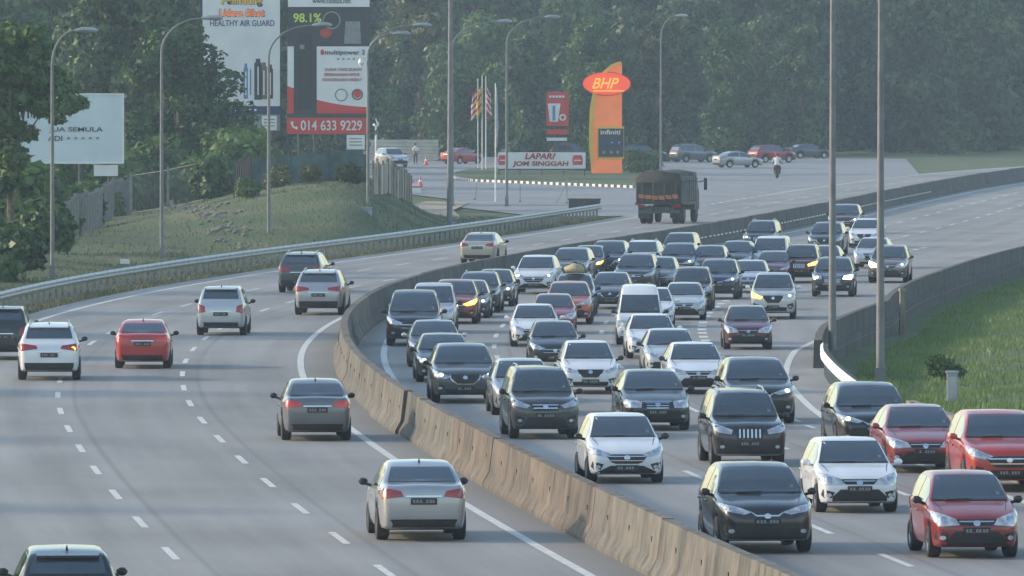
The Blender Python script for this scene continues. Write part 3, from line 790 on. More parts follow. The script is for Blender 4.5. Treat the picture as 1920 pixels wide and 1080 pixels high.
# ------------------------------------------------------------------ flagpoles
def flagpole(label, base, h, fm, dx):
    t = thing('flagpole', label, 'flagpole', base, 0, 'flagpoles by the station entrance')
    link('pole', smooth_by_angle(MB().tube([(0, 0, -.2), (0, 0, h)], [.05, .035], 8).mesh('pole')), M['white'], t)
    if fm:
        vs, fs = [], []
        for i in range(9):
            for j in range(7):
                zz = h - .9 - i * .28
                xx = dx * (.06 + j * .075) * (1 + .25 * i / 8) + .03 * math.sin(i * 1.3 + j)
                vs.append((xx, .10 * math.sin(j * 2.1 + i * .35), zz - abs(j) * .10))
        for i in range(8):
            for j in range(6): fs.append((i * 7 + j, i * 7 + j + 1, i * 7 + j + 8, i * 7 + j + 7))
        me = py_mesh('flag', vs, fs, True)
        for q in fm: me.materials.append(M[q])
        for n_, p in enumerate(me.polygons): p.material_index = (n_ // 6) % len(fm)
        link('flag', me, None, t)
    return t
flagpole('left flagpole of the close trio with drooping red flag', G(896, 316), 7.9, ['flag_red', 'flag_white'], -1)
flagpole('middle flagpole of the close trio with drooping yellow flag', G(904, 321), 8.2, ['flag_yellow', 'flag_yellow', 'flag_red'], -.8)
flagpole('right flagpole of the close trio with drooping red and white flag', G(911, 319), 8.1, ['flag_white', 'flag_red'], .8)
t = flagpole('separate thick flagpole right of the trio with furled dark banner', G(929, 378), 7.9, None, 1)
link('furled_banner', smooth_by_angle(MB().tube([(.06, -.05, 3.6), (.08, -.05, 5), (.05, -.06, 6.5), (.06, -.05, 7.6)], [.05, .12, .10, .05], 8).mesh('furled_banner')), M['cabinet'], t)

# ------------------------------------------------------------------ kerbed island
isl_front = [G(846, 330), G(853, 334), G(866, 337), G(888, 340), G(912, 341), G(960, 343), G(1010, 345), G(1060, 347), G(1110, 349), G(1160, 351), G(1210, 353), G(1250, 350)]
isl_back = [G(1255, 322), G(1180, 318), G(1100, 318), G(1000, 318), G(930, 316), G(880, 318), G(856, 324)]
im = py_mesh('verge_island', [(p.x, p.y, .10) for p in isl_front + isl_back], [tuple(range(len(isl_front) + len(isl_back)))])
isl = struct(link('verge_island', im, M['ground']))
kb = MB().box((0, 0, .07), (1, .16, .22)).mesh('kerb_block')
pts = isl_front
ln = [0]
for a, b in zip(pts, pts[1:]): ln.append(ln[-1] + (b - a).length)
s_ = 0; k = 0
def along(s):
    for i in range(len(pts) - 1):
        if s <= ln[i + 1] or i == len(pts) - 2: return pts[i].lerp(pts[i + 1], (s - ln[i]) / (ln[i + 1] - ln[i]))
while s_ < ln[-1] - .5:
    st = .74
    a, b = along(s_), along(min(s_ + st, ln[-1])); c = (a + b) / 2
    # blocks run about .8 m in view, painted white and black in turn
    o = link('kerb_block', kb, M['kerb_white'] if k % 2 == 0 else M['kerb_black'], isl, (c.x, c.y, 0), math.atan2(b.y - a.y, b.x - a.x))
    o.scale = ((b - a).length * .985, 1, 1)
    s_ += st; k += 1

# dark headwall by the guardrail end, thin posts and a stay
t = thing('drain_headwall', 'low dark concrete headwall behind the guardrail end', 'wall', G(1096, 392))
link('wall_body', MB().box((0, 0, .3), (2.0, .5, .62)).mesh('wall_body'), M['dark_board'], t)
link('wall_cap', MB().box((0, 0, .64), (2.1, .6, .07)).mesh('wall_cap'), M['concrete_dark'], t)
for px, py, hh, tl, lb in ((890, 374, 1.4, .18, 'thin leaning pole left of the furled banner flagpole'), (975, 378, 1.3, 0, 'thin pole standing just right of the banner lamp post'), (1063, 381, 1.6, 0, 'thin pole with a stay beside the dark headwall')):
    t = thing('marker_pole', lb, 'pole', G(px, py), 0, 'thin poles along the station verge')
    link('shaft', MB().tube([(0, 0, -.1), (tl, 0, hh)], .03, 6).mesh('shaft'), M['fence_post'], t)
    link('foot', MB().box((0, 0, .03), (.2, .2, .06)).mesh('foot'), M['fence_post'], t)
    if px == 1063: link('stay', MB().tube([(0, 0, 1.3), (-.7, 0, 0)], .02, 6).mesh('stay'), M['fence_post'], t)

# ------------------------------------------------------------------ fences on the left
def fence_run(name, label, pts, h, post_gap, panel_fn, pm, zoff=0.0):
    t = thing(name, label, 'fence')
    pts = [Vector(p) for p in pts]
    L_ = [0]
    for a, b in zip(pts, pts[1:]): L_.append(L_[-1] + (b - a).length)
    n = max(1, int(L_[-1] / post_gap))
    P = []
    for i in range(n + 1):
        s = L_[-1] * i / n
        for k in range(len(pts) - 1):
            if s <= L_[k + 1] + 1e-6: P.append(pts[k].lerp(pts[k + 1], (s - L_[k]) / (L_[k + 1] - L_[k]))); break
    for p in P:
        z = gz(p.x, p.y)
        link('post', MB().box((p.x, p.y, z + h / 2), (.12, .12, h + .35)).mesh('post'), pm, t)
    for a, b in zip(P, P[1:]): panel_fn(t, a, b, h)
    return t
def wire_panel(t, a, b, h):
    k = MB(); L_ = (b - a).length; n = int(L_ / .12)
    for i in range(1, n):
        q = a.lerp(b, i / n); z = gz(q.x, q.y); k.tube([(q.x, q.y, z + .05), (q.x, q.y, z + h)], .016, 4, False)
    for zz in (.1, h): k.tube([(a.x, a.y, gz(a.x, a.y) + zz), (b.x, b.y, gz(b.x, b.y) + zz)], .022, 4, False)
    link('wire_mesh', k.mesh('wire_mesh'), M['fence_wire'], t)
def board_panel(mats, w):
    def fn(t, a, b, h):
        L_ = (b - a).length; n = max(1, int(round(L_ / w))); rz = math.atan2(b.y - a.y, b.x - a.x)
        for i in range(n):
            q = a.lerp(b, (i + .5) / n); z = gz(q.x, q.y); hh = h + random.uniform(-.08, .08)
            link('board', MB().box((q.x, q.y - .05 + random.uniform(-.015, .015), z + hh / 2), (L_ / n - .02, .03, hh), rz).mesh('board'), random.choice(mats), t)
    return fn
def P3(px, D): return Vector(((px - 960) * D / F, D, 0))
fence_run('wire_fence', 'grey wire fence climbing the grass at the far left', [P3(118, 450), P3(180, 490), P3(242, 548)], 2.0, 3.2, wire_panel, M['fence_post'])
fence_run('wire_fence', 'grey wire fence with pale posts behind the mound left of the teal hoarding', [P3(246, 556), P3(384, 552)], 2.3, 2.6, wire_panel, M['fence_post'])
fence_run('site_hoarding', 'teal green hoarding boards along the mound top', [P3(470, 525), P3(690, 532)], 1.65, 2.4, board_panel([M['teal_net'], M['teal_net'], M['teal_net']], .6), M['dark_steel'])
fence_run('site_hoarding', 'short rusty orange hoarding left of the teal boards', [P3(440, 515), P3(468, 524)], 1.8, 1.2, board_panel([M['orange_net']], .5), M['dark_steel'])
fence_run('board_fence', 'weathered brown board fence stepping down the mound to the station', [P3(700, 520), P3(740, 533), P3(771, 553)], 1.7, 3.0, board_panel([M['timber'], M['timber'], M['beige_wall'], M['lorry_side']], .55), M['timber'])

# beige sheet wall behind the station car, plank by plank
pa, pc = P3(560, 885), P3(822, 885)
t = thing('sheet_wall', 'long beige ribbed sheet wall behind the standing person', 'wall', ((pa.x + pc.x) / 2, 885, 0))
Lw = pc.x - pa.x
for i in range(6): link('sheet_rib', MB().box((0, .02 * (i % 2), .22 + i * .33), (Lw, .06, .30)).mesh('sheet_rib'), M['beige_wall'], t)
for i in range(7): link('post', MB().box((-Lw / 2 + .08 + i * (Lw - .16) / 6, .12, 1.0), (.12, .12, 2.1)).mesh('post'), M['dark_steel'], t)
t = thing('garden_lamp', 'cream post with a small round lamp above the beige wall', 'lamp', (P3(705, 878).x, 878, 0))
link('post', MB().tube([(0, 0, -.1), (0, 0, 3.3)], .09, 8).mesh('post'), M['kerb_white'], t)
link('lamp_globe', smooth_by_angle(MB().tube([(0, 0, 3.25), (0, 0, 3.4), (0, 0, 3.65), (0, 0, 3.85)], [.12, .3, .3, .08], 10).mesh('lamp_globe')), M['kerb_white'], t)
link('cap', MB().tube([(0, 0, 3.85), (0, 0, 4.1)], [.12, .02], 8).mesh('cap'), M['kerb_white'], t)

# traffic cones
def cone(label, base):
    t = thing('traffic_cone', label, 'traffic cone', base, 0, 'traffic cones')
    link('cone_body', smooth_by_angle(MB().tube([(0, 0, .04), (0, 0, .75)], [.19, .035], 14).mesh('cone_body')), M['cone'], t)
    link('reflective_band', smooth_by_angle(MB().tube([(0, 0, .36), (0, 0, .52)], [.129, .098], 14).mesh('reflective_band')), M['white'], t)
    link('foot', MB().box((0, 0, .02), (.42, .42, .05)).mesh('foot'), M['cone'], t)
cone('traffic cone standing clear on the forecourt beyond the board fence', G(788, 350))
cone('traffic cone close against the end of the board fence', G(774, 357))
cone('traffic cone in front of the beige wall beside the standing person', G(799, 309))
t = thing('water_barrier', 'small white and orange plastic barrier at the board fence end', 'barrier', G(778, 362), .5)
link('block', MB().box((0, 0, .3), (.9, .35, .6), 0, .8).mesh('block'), M['white'], t); link('stripe', MB().box((0, 0, .44), (.88, .33, .12)).mesh('stripe'), M['cone'], t)

# rubble chute on the left slope: stones one by one
t = thing('rubble_chute', 'pale rubble stone drain running down the left grass slope', 'drain')
stm = []
for k in range(4):
    bm = bmesh.new(); bmesh.ops.create_icosphere(bm, subdivisions=1, radius=.5)
    for v in bm.verts: v.co *= random.uniform(.75, 1.15); v.co.z *= .6
    me = bpy.data.meshes.new('stone'); bm.to_mesh(me); bm.free(); me.materials.append(M['stone']); stm.append(me)
cl = [G(300, 420), G(345, 432), G(385, 445), G(420, 458), G(455, 472)]
for i in range(150):
    f = random.random() ** .8 * (len(cl) - 1.001); k = int(f); p = cl[k].lerp(cl[k + 1], f - k)
    w_ = .25 + 1.1 * f / 4
    x, y = p.x + random.uniform(-1, 1) * w_, p.y + random.uniform(-5, 5)
    o = link('stone', random.choice(stm), None, t, (x, y, gz(x, y) + .06)); sc_ = random.uniform(.15, .42); o.scale = (sc_, sc_, sc_); o.rotation_euler = (0, 0, random.uniform(0, 6))

# ------------------------------------------------------------------ people
def skin_mesh(name, V, E, R):
    me = bpy.data.meshes.new(name); me.from_pydata(V, E, [])
    ob = bpy.data.objects.new('tmp', me); COL.objects.link(ob)
    sk = ob.modifiers.new('s', 'SKIN'); sk.use_smooth_shade = True
    for i, v in enumerate(me.skin_vertices[0].data): v.radius = R[i]; v.use_root = (i == 0)
    sb = ob.modifiers.new('b', 'SUBSURF'); sb.levels = 1; sb.render_levels = 1
    dg = bpy.context.evaluated_depsgraph_get(); dg.update()
    out = bpy.data.meshes.new_from_object(ob.evaluated_get(dg)); bpy.data.objects.remove(ob); out.name = name
    return out
def person(label, loc, rz, J, shirt, trousers, helmet=None):
    V, E, R = [], [], []
    def v(p, r): V.append(tuple(p)); R.append((r, r) if not isinstance(r, tuple) else r); return len(V) - 1
    def e(a, b): E.append((a, b))
    pel = v(J['pelvis'], (.15, .12)); ch = v(J['chest'], (.17, .12)); e(pel, ch)
    nk = v(J['neck'], .06); e(ch, nk); hd = v(J['head'], (.085, .10)); e(nk, hd); tp = v(Vector(J['head']) + Vector((0, 0, .11)), .07); e(hd, tp)
    ns = v(Vector(J['head']) + Vector((0, -.115, .0)), .02); e(hd, ns)
    limbs = []
    for s in (-1, 1):
        f = lambda p: (p[0] * s, p[1], p[2])
        sh = v(f(J['shoulder']), .07); e(ch, sh); el = v(f(J['elbow']), .05); e(sh, el); wr = v(f(J['wrist']), .035); e(el, wr)
        a = Vector(f(J['elbow'])); b = Vector(f(J['wrist'])); dr = (b - a).normalized(); side = Vector((s, 0, 0))
        pm = v(b + dr * .07, (.038, .02)); e(wr, pm)
        for k, (o_, l_) in enumerate(((-.03, .07), (-.01, .08), (.01, .075), (.03, .06))):
            k1 = v(b + dr * .10 + side * o_, .010); e(pm, k1); k2 = v(b + dr * (.10 + l_ * .6) + side * o_ + Vector((0, -.01, -.01)), .009); e(k1, k2); k3 = v(b + dr * (.10 + l_) + side * o_ + Vector((0, -.02, -.03)), .008); e(k2, k3)
        th = v(b + dr * .05 - side * .05, .011); e(pm, th); th2 = v(b + dr * .09 - side * .06, .009); e(th, th2)
        hp = v(f(J['hip']), .10); e(pel, hp); kn_ = v(f(J['knee']), .065); e(hp, kn_); an = v(f(J['ankle']), .045); e(kn_, an); to = v(f(J['toe']), (.045, .03)); e(an, to)
    me = skin_mesh('body', V, E, R)
    for q in ('skin', shirt, trousers, 'black'): me.materials.append(M[q])
    nz_, wz = J['neck'][2], J['pelvis'][2] + .02
    el, hw = Vector(J['elbow']), J['shoulder'][0] + .05
    for p in me.polygons:
        c = p.center; p.use_smooth = True
        d_ = min((c - Vector((s * el.x, el.y, el.z))).length for s in (-1, 1))
        dw = min((c - Vector((s * J['wrist'][0], J['wrist'][1], J['wrist'][2]))).length for s in (-1, 1))
        arm_fore = dw < (el - Vector(J['wrist'])).length * .9 and dw < .3
        dl = min((c - Vector((s * J['ankle'][0], J['ankle'][1], J['ankle'][2]))).length for s in (-1, 1))
        if c.z > nz_: p.material_index = 0
        elif dl < .13 or c.z < J['ankle'][2] - .02: p.material_index = 3
        elif arm_fore: p.material_index = 0
        elif c.z > wz: p.material_index = 1
        else: p.material_index = 2
    t = thing('person', label, 'person', loc, rz)
    link('body', me, None, t)
    hc = Vector(J['head']) + Vector((0, .015, .05))
    hb = bmesh.new(); bmesh.ops.create_uvsphere(hb, u_segments=16, v_segments=10, radius=.115 if not helmet else .15)
    for q in hb.verts:
        q.co.z *= 1.05
    if not helmet: bmesh.ops.delete(hb, geom=[q for q in hb.verts if q.co.z < -.01 and q.co.y < .03], context='VERTS')
    bmesh.ops.translate(hb, verts=hb.verts, vec=hc); hm = bpy.data.meshes.new('hair'); hb.to_mesh(hm); hb.free()
    hm.polygons.foreach_set('use_smooth', [True] * len(hm.polygons))
    link('helmet' if helmet else 'hair', hm, M[helmet] if helmet else M['hair'], t)
    return t
STAND = dict(pelvis=(0, 0, .95), chest=(0, 0, 1.30), neck=(0, 0, 1.50), head=(0, -.01, 1.62), shoulder=(.20, 0, 1.43), elbow=(.27, .03, 1.15), wrist=(.22, -.16, 1.0), hip=(.10, 0, .90), knee=(.12, -.02, .50), ankle=(.12, .02, .10), toe=(.14, -.15, .05))
person('person in white top and dark trousers standing by the station wall', G(779, 308.5), .5, STAND, 'cloth_white', 'cloth_dark').scale = (1.1, 1.1, 1.1)
RIDE = dict(pelvis=(0, .16, .86), chest=(0, -.02, 1.24), neck=(0, -.06, 1.43), head=(0, -.08, 1.55), shoulder=(.20, -.03, 1.36), elbow=(.30, -.20, 1.12), wrist=(.31, -.44, 1.02), hip=(.10, .12, .82), knee=(.20, -.26, .70), ankle=(.17, .02, .34), toe=(.18, -.13, .27))
mp = G(1457, 334)
mrz = PI - math.atan(slope(mp.y)) + .05
person('motorcycle rider in white shirt and red helmet near station exit', mp, mrz, RIDE, 'cloth_white', 'cloth_dark', helmet='cloth_red').scale = (1.2, 1.2, 1.2)
t = thing('motorcycle', 'small dark motorcycle ridden away near the station exit', 'motorcycle', mp, mrz); t.scale = (1.2, 1.2, 1.2)
def torus(r, w, n=22, k=8):
    b = MB(); pts = []
    vs, fs = [], []
    for i in range(n):
        a = 2 * PI * i / n
        for j in range(k):
            q = 2 * PI * j / k; rr = r + w * math.cos(q); vs.append((w * math.sin(q), rr * math.cos(a), rr * math.sin(a)))
    for i in range(n):
        for j in range(k): fs.append((i * k + j, ((i + 1) % n) * k + j, ((i + 1) % n) * k + (j + 1) % k, i * k + (j + 1) % k))
    return b.add(vs, fs)
for yy in (-.62, .60):
    w_ = link('wheel', smooth_by_angle(torus(.24, .055).mesh('wheel')), M['rubber'], t, (0, yy, .295))
    sp_ = MB()
    for i in range(8): a = i * PI / 4; sp_.tube([(0, 0, 0), (0, .22 * math.cos(a), .22 * math.sin(a))], .01, 4, False)
    link('rim', sp_.tube([(-.06, 0, 0), (.06, 0, 0)], .05, 8).mesh('rim'), M['alloy'], w_)
link('frame', smooth_by_angle(MB().tube([(0, -.55, .95), (0, -.40, .62), (0, -.1, .42), (0, .3, .45), (0, .6, .3)], [.05, .09, .12, .11, .04], 8).mesh('frame')), M['black'], t)
link('seat', smooth_by_angle(MB().tube([(0, -.1, .72), (0, .2, .76), (0, .6, .80), (0, .78, .82)], [.07, .12, .12, .05], 8).mesh('seat')), M['cloth_dark'], t)
link('leg_shield', MB().tube([(0, -.42, .4), (0, -.50, .7), (0, -.52, .98)], [.16, .20, .12], 8).mesh('leg_shield'), M['red'], t)
link('handlebar', MB().tube([(-.34, -.42, 1.02), (0, -.52, 1.0), (.34, -.42, 1.02)], .018, 6).mesh('handlebar'), M['dark_steel'], t)
for s in (-1, 1):
    link('fork', MB().tube([(s * .09, -.5, .85), (s * .09, -.62, .3)], .025, 6).mesh('fork'), M['steel'], t)
    link('mirror', MB().tube([(s * .3, -.44, 1.02), (s * .36, -.46, 1.25), (s * .40, -.46, 1.25)], [.01, .02, .05], 6).mesh('mirror'), M['black'], t)
link('tail_light', MB().box((0, .80, .74), (.16, .06, .08)).mesh('tail_light'), M['tail'], t)
link('number_plate', MB().box((0, .83, .60), (.2, .02, .14)).mesh('number_plate'), M['plate'], t)
link('exhaust', smooth_by_angle(MB().tube([(.14, .1, .3), (.16, .7, .4)], [.04, .055], 8).mesh('exhaust')), M['steel'], t)

# ------------------------------------------------------------------ trees, shrubs, grass
def leaf_cards(Pn, Nn, size, rng):
    n = len(Pn)
    N = Nn + rng.normal(0, .65, (n, 3)); N /= np.linalg.norm(N, axis=1)[:, None]
    r = rng.normal(0, 1, (n, 3)); T = np.cross(N, r); T /= np.linalg.norm(T, axis=1)[:, None]; Bn = np.cross(N, T)
    a = (size * rng.uniform(.6, 1.4, n))[:, None]; b = a * rng.uniform(.4, .7, n)[:, None]
    v = np.stack([Pn - T * a, Pn - Bn * b + N * a * .12, Pn + T * a, Pn + Bn * b + N * a * .12], 1).reshape(-1, 3)
    f = np.arange(4 * n).reshape(n, 4)
    return v, f
def crown_mesh(name, lobes, n, size, seed):
    rng = np.random.default_rng(seed)
    vol = np.array([l[3] * l[4] * l[5] for l in lobes]) ** (2 / 3); cnt = np.maximum(20, (n * vol / vol.sum()).astype(int))
    VV, FF, o = [], [], 0
    for l, k in zip(lobes, cnt):
        dirn = rng.normal(0, 1, (k, 3)); dirn /= np.linalg.norm(dirn, axis=1)[:, None]
        bumpy = 1 + .16 * np.sin(dirn[:, 0] * 7 + l[0]) * np.sin(dirn[:, 1] * 6 + l[1]) + .12 * np.sin(dirn[:, 2] * 9 + l[2])
        rad = (1 - np.abs(rng.normal(0, .14, k))) * bumpy
        P = dirn * rad[:, None] * np.array(l[3:6]) + np.array(l[:3])
        v, f = leaf_cards(P, dirn + np.array([0, 0, .35]), size, rng); VV.append(v); FF.append(f + o); o += len(v)
    return np_mesh(name, np.concatenate(VV), np.concatenate(FF))
def trunk_mesh(name, h, r, limbs, seed):
    rng = random.Random(seed); b = MB()
    lean = (rng.uniform(-.4, .4), rng.uniform(-.4, .4))
    top = Vector((lean[0], lean[1], h))
    b.tube([(0, 0, -.5), (lean[0] * .3, lean[1] * .3, h * .35), (lean[0] * .7, lean[1] * .7, h * .7), top], [r * 1.25, r * .85, r * .6, r * .25], 8)
    for l in limbs:
        f = rng.uniform(.35, .7); s = Vector((lean[0] * f, lean[1] * f, h * f)); e_ = Vector(l[:3]); m_ = (s + e_) / 2 + Vector((0, 0, -.4))
        b.tube([s, m_, e_], [r * .45, r * .3, r * .1], 6)
    return smooth_by_angle(b.mesh(name))
def rand_lobes(seed, h0, h1, rad, n):
    rng = random.Random(seed); L_ = []
    for i in range(n):
        f = (i + .5) / n; z = h0 + (h1 - h0) * f
        w = rad * (0.55 + .75 * math.sin(PI * min(1, .2 + .75 * f))) * .6
        a = rng.uniform(0, 2 * PI); rr = w * rng.uniform(.25, .95)
        s = rad * rng.uniform(.24, .42)
        L_.append((rr * math.cos(a), rr * math.sin(a), z, s * 1.1, s * 1.1, s * .85))
    return L_
PROTO = []
for k, (h0, h1, rad, n, nl) in enumerate(((.8, 17, 6.0, 9800, 32), (.6, 20, 5.2, 9800, 34), (1.4, 16, 6.8, 9800, 32), (.6, 14, 4.8, 8500, 28), (1.8, 22, 5.6, 9800, 34))):
    lb = rand_lobes(40 + k, h0, h1, rad, nl)
    PROTO.append((crown_mesh('crown', lb, n, .34, 60 + k), trunk_mesh('trunk', h1 * .85, .32, lb[2::4], k)))
def tree(label, x, d, k, sc_, leaf='leaf_far', rz=None, group=None, name='forest_tree', zs=1.0):
    t = thing(name, label, 'tree', (x, d, gz(x, d) - .1), rz if rz is not None else random.uniform(0, 6.28), group)
    t.scale = (sc_, sc_, sc_ * zs)
    link('crown', PROTO[k][0], M[leaf], t); link('trunk', PROTO[k][1], M['bark'], t)
    return t
BACK = [  # photo column, depth, kind, scale, label
    (-40, 700, 1, 0.95, 'tall forest tree at the left frame edge behind the near tree'),
    (40, 670, 0, 0.75, 'tall forest tree behind the pale sign, left half'),
    (120, 750, 4, 1.0, 'tall forest tree rising behind the pale sign right end'),
    (200, 690, 2, 0.8, 'broad forest tree right of the pale sign'),
    (270, 780, 1, 1.0, 'tall forest tree behind the second street lamp from the left'),
    (345, 742, 0, 0.9, 'forest tree directly left of the air guard billboard top'),
    (420, 790, 4, 1.0, 'forest tree behind the air guard billboard'),
    (530, 780, 1, 0.85, 'forest tree filling the gap between the two tall billboards'),
    (600, 830, 2, 1.0, 'forest tree behind the phone number billboard'),
    (700, 918, 0, 0.62, 'bright edged forest tree right of the twin armed lamp'),
    (745, 912, 3, 0.55, 'low forest tree above the beige sheet wall'),
    (790, 945, 4, 0.9, 'forest tree left of the tall mast'),
    (860, 890, 2, 0.66, 'forest tree behind the tall mast and its neighbour lamp'),
    (920, 930, 0, 0.8, 'forest tree behind the flagpole trio'),
    (985, 875, 1, 0.58, 'dark forest tree left of the menu sign'),
    (1050, 945, 2, 0.95, 'dark forest tree behind the menu sign'),
    (1110, 885, 4, 0.6, 'dark forest tree behind the petrol pylon left edge'),
    (1170, 940, 0, 0.85, 'dark forest tree behind the petrol pylon right edge'),
    (1230, 885, 1, 0.66, 'forest tree behind the pale lamp post by the lorry'),
    (1295, 945, 2, 0.92, 'forest tree behind the parked grey car'),
    (1360, 910, 4, 0.6, 'forest tree behind the silver saloon'),
    (1430, 950, 0, 0.8, 'forest tree behind the distant lamp at station exit'),
    (1500, 935, 1, 0.64, 'forest tree above the red car at the station exit'),
    (1580, 990, 2, 0.9, 'forest tree right of the station exit'),
    (1660, 985, 0, 0.7, 'forest tree over the far bend, left one'), (1740, 1020, 4, 1.0, 'forest tree over the far bend, middle one'), (1830, 1010, 2, 0.75, 'forest tree over the far bend, right one'), (1920, 1030, 1, 0.9, 'forest tree at the right frame edge'),
]
LM = ('leaf_far', 'leaf_light', 'leaf_near', 'leaf_far', 'leaf_olive', 'leaf_far', 'leaf_near')
for i_, (px, D, k, s_, lb) in enumerate(BACK): tree(lb, (px - 960) * D / F, D, k, s_, LM[i_ % 7], group='forest trees behind the station')
for i in range(20):
    px = -60 + i * 106; D = 985 + 25 * math.sin(i * 2.1)
    tree('upper forest tree glimpsed in gaps of the front row of trees', (px - 960) * D / F, D, i % 5, 1.15, group='second row of forest trees')
# the two leafy trees left of the billboards
lb = rand_lobes(301, 3.5, 14.5, 4.6, 26); me_c = crown_mesh('crown', lb, 17000, .21, 302)
t = thing('roadside_tree', 'big round leafy tree partly covering the air guard billboard', 'tree', (P3(340, 590).x, 590, 0)); t.scale = (.92, .92, .76); link('crown', me_c, M['leaf_near'], t); link('trunk', trunk_mesh('trunk', 11, .3, lb[2::4], 4), M['bark'], t)
t = thing('roadside_tree', 'tall leafy tree between pale sign and second street lamp', 'tree', (P3(235, 615).x, 615, 0), 2.1); t.scale = (1.0, 1.0, 1.1); link('crown', me_c, M['leaf_far'], t); link('trunk', trunk_mesh('trunk', 12, .3, lb[1::4], 5), M['bark'], t)
# near tree at the left edge with drooping sprays
LN = []
rg = random.Random(5)
for px, py, r in ((15, 70, 1.0), (60, 95, 1.0), (20, 130, 1.2), (75, 150, 1.1), (110, 185, .9), (35, 185, 1.0), (128, 200, .55), (82, 205, .6), (150, 193, .40), (5, 235, .9), (45, 250, .6), (108, 222, .4), (10, 290, .9), (30, 300, .7), (-40, 120, 1.6), (-40, 220, 1.6), (70, 60, .6), (-10, 345, .8), (20, 335, .6)):
    s = F / 405; LN.append(((px - 20) / s, rg.uniform(-1.2, 1.2), H - (py - HOR) / s - gz(-21.6, 405), r * 1.0, r * 1.1, r * .62))
t = thing('near_tree', 'dark leafy tree at the left edge in front of the pale sign', 'tree', ((20 - 960) * 405 / F, 405, gz(-21.6, 405)))
link('crown', crown_mesh('crown', LN, 13000, .15, 71), M['leaf_near'], t); link('trunk', trunk_mesh('trunk', 8.5, .17, LN[1::6], 9), M['bark'], t)
# shrubs
SH = []
for k in range(3):
    lb = [(random.uniform(-.9, .9), random.uniform(-.9, .9), random.uniform(.5, 1.5), random.uniform(.6, .95), random.uniform(.6, .95), random.uniform(.5, .8)) for _ in range(7)]
    SH.append((crown_mesh('foliage', lb, 1900, .16, 400 + k), MB().tube([(0, 0, -.2), (.1, 0, .6), (.3, .1, 1.3)], [.06, .05, .02], 6).tube([(0, 0, .2), (-.3, .1, 1.2)], [.04, .015], 6).mesh('stem')))
def shrub(label, px, D, s_, k, z=None, leaf='shrub', group='shrubs on the left verge'):
    x = (px - 960) * D / F
    t = thing('shrub', label, 'shrub', (x, D, gz(x, D)), random.uniform(0, 6), group); t.scale = (s_, s_, s_)
    link('foliage', SH[k][0], M[leaf], t); link('stem', SH[k][1], M['bark'], t)
for i, (px, D, s_, lb) in enumerate(((10, 395, 1.2, 'low shrub at the left frame edge behind the guardrail'), (70, 425, 1.3, 'low shrub left of the first street lamp foot'), (20, 440, 2.0, 'tall shrub under the near tree'), (75, 470, 1.4, 'tall shrub behind the first street lamp'),
        (130, 500, 1.1, 'bushy shrub below the pale sign centre'), (180, 520, 1.0, 'bushy shrub below the pale sign right end'), (215, 575, 1.7, 'shrub behind the wire fence right of the pale sign'), (45, 540, 2.6, 'large shrub behind the pale sign left end'), (150, 560, 2.6, 'large shrub behind the pale sign right half'),
        (270, 585, 2.2, 'shrub behind the wire fence near the second lamp'), (330, 590, 2.2, 'shrub behind the pale fence posts right of the second lamp'), (420, 560, 2.0, 'shrub left of the orange hoarding'), (460, 575, 2.0, 'shrub behind the orange hoarding'),
        (455, 506, .55, 'low shrub at the foot of the orange hoarding'), (520, 512, .6, 'low shrub before the teal hoarding behind the third lamp'), (585, 514, .5, 'low shrub before the teal hoarding centre'), (655, 515, .6, 'low shrub before the teal hoarding right end'), (400, 535, 1.1, 'leafy shrub between wire fence and orange hoarding'),
        (520, 580, 1.3, 'shrub behind the teal hoarding, leftmost'), (570, 585, 1.25, 'shrub behind the teal hoarding under the billboard'), (625, 580, 1.1, 'pale shrub above the teal hoarding right part'))):
    shrub(lb, px, D, s_, i % 3, leaf='leaf_olive' if 'teal' in lb else 'shrub')
for i, (px, py, s_, lb) in enumerate(((1110, 322, .8, 'small dark shrub at the left foot of the petrol pylon'), (1185, 326, 1.0, 'green hedge shrub right of the petrol pylon'), (1215, 322, .9, 'green hedge shrub left of the pale lamp post'))):
    p = G(px, py); shrub(lb, px, p.y, s_, i, group='shrubs by the petrol pylon')
for i, (px, py, s_, lb) in enumerate(((1768, 690, .38, 'dark bush beside the grey blue cabinet'),)):
    p = G(px, py); shrub(lb, px, p.y, s_, i, group='bushes on the right bank')
# trees along the left roadside outside the frame, whose shade falls across the carriageway
for i, (x, d_, k, s_) in enumerate(((-46, 322, 0, .95), (-52, 352, 2, .9), (-49, 268, 3, 1.0), (-54, 236, 0, .9), (-50, 200, 1, .8), (-58, 420, 4, .9), (-47, 380, 2, .9))):
    tree('roadside tree standing outside the left edge of the picture', x, d_, k, s_, 'leaf_near', group='roadside trees outside the left frame edge')
# hillside wood behind
rng = np.random.default_rng(5)
n = 26000
fx = rng.uniform(-95, 110, n); fd = rng.uniform(1030, 1250, n); fz = terrain(fx, fd) + rng.uniform(0, 13, n) * rng.uniform(.5, 1, n)
v, f = leaf_cards(np.stack([fx, fd, fz], 1), np.tile(np.array([[0, -.6, .5]]), (n, 1)), .8, rng)
o = link('hillside_forest', np_mesh('hillside_forest', v, f), M['leaf_far']); o['kind'] = 'stuff'; tag(o, 'dark green wood covering the hill behind the station', 'forest')
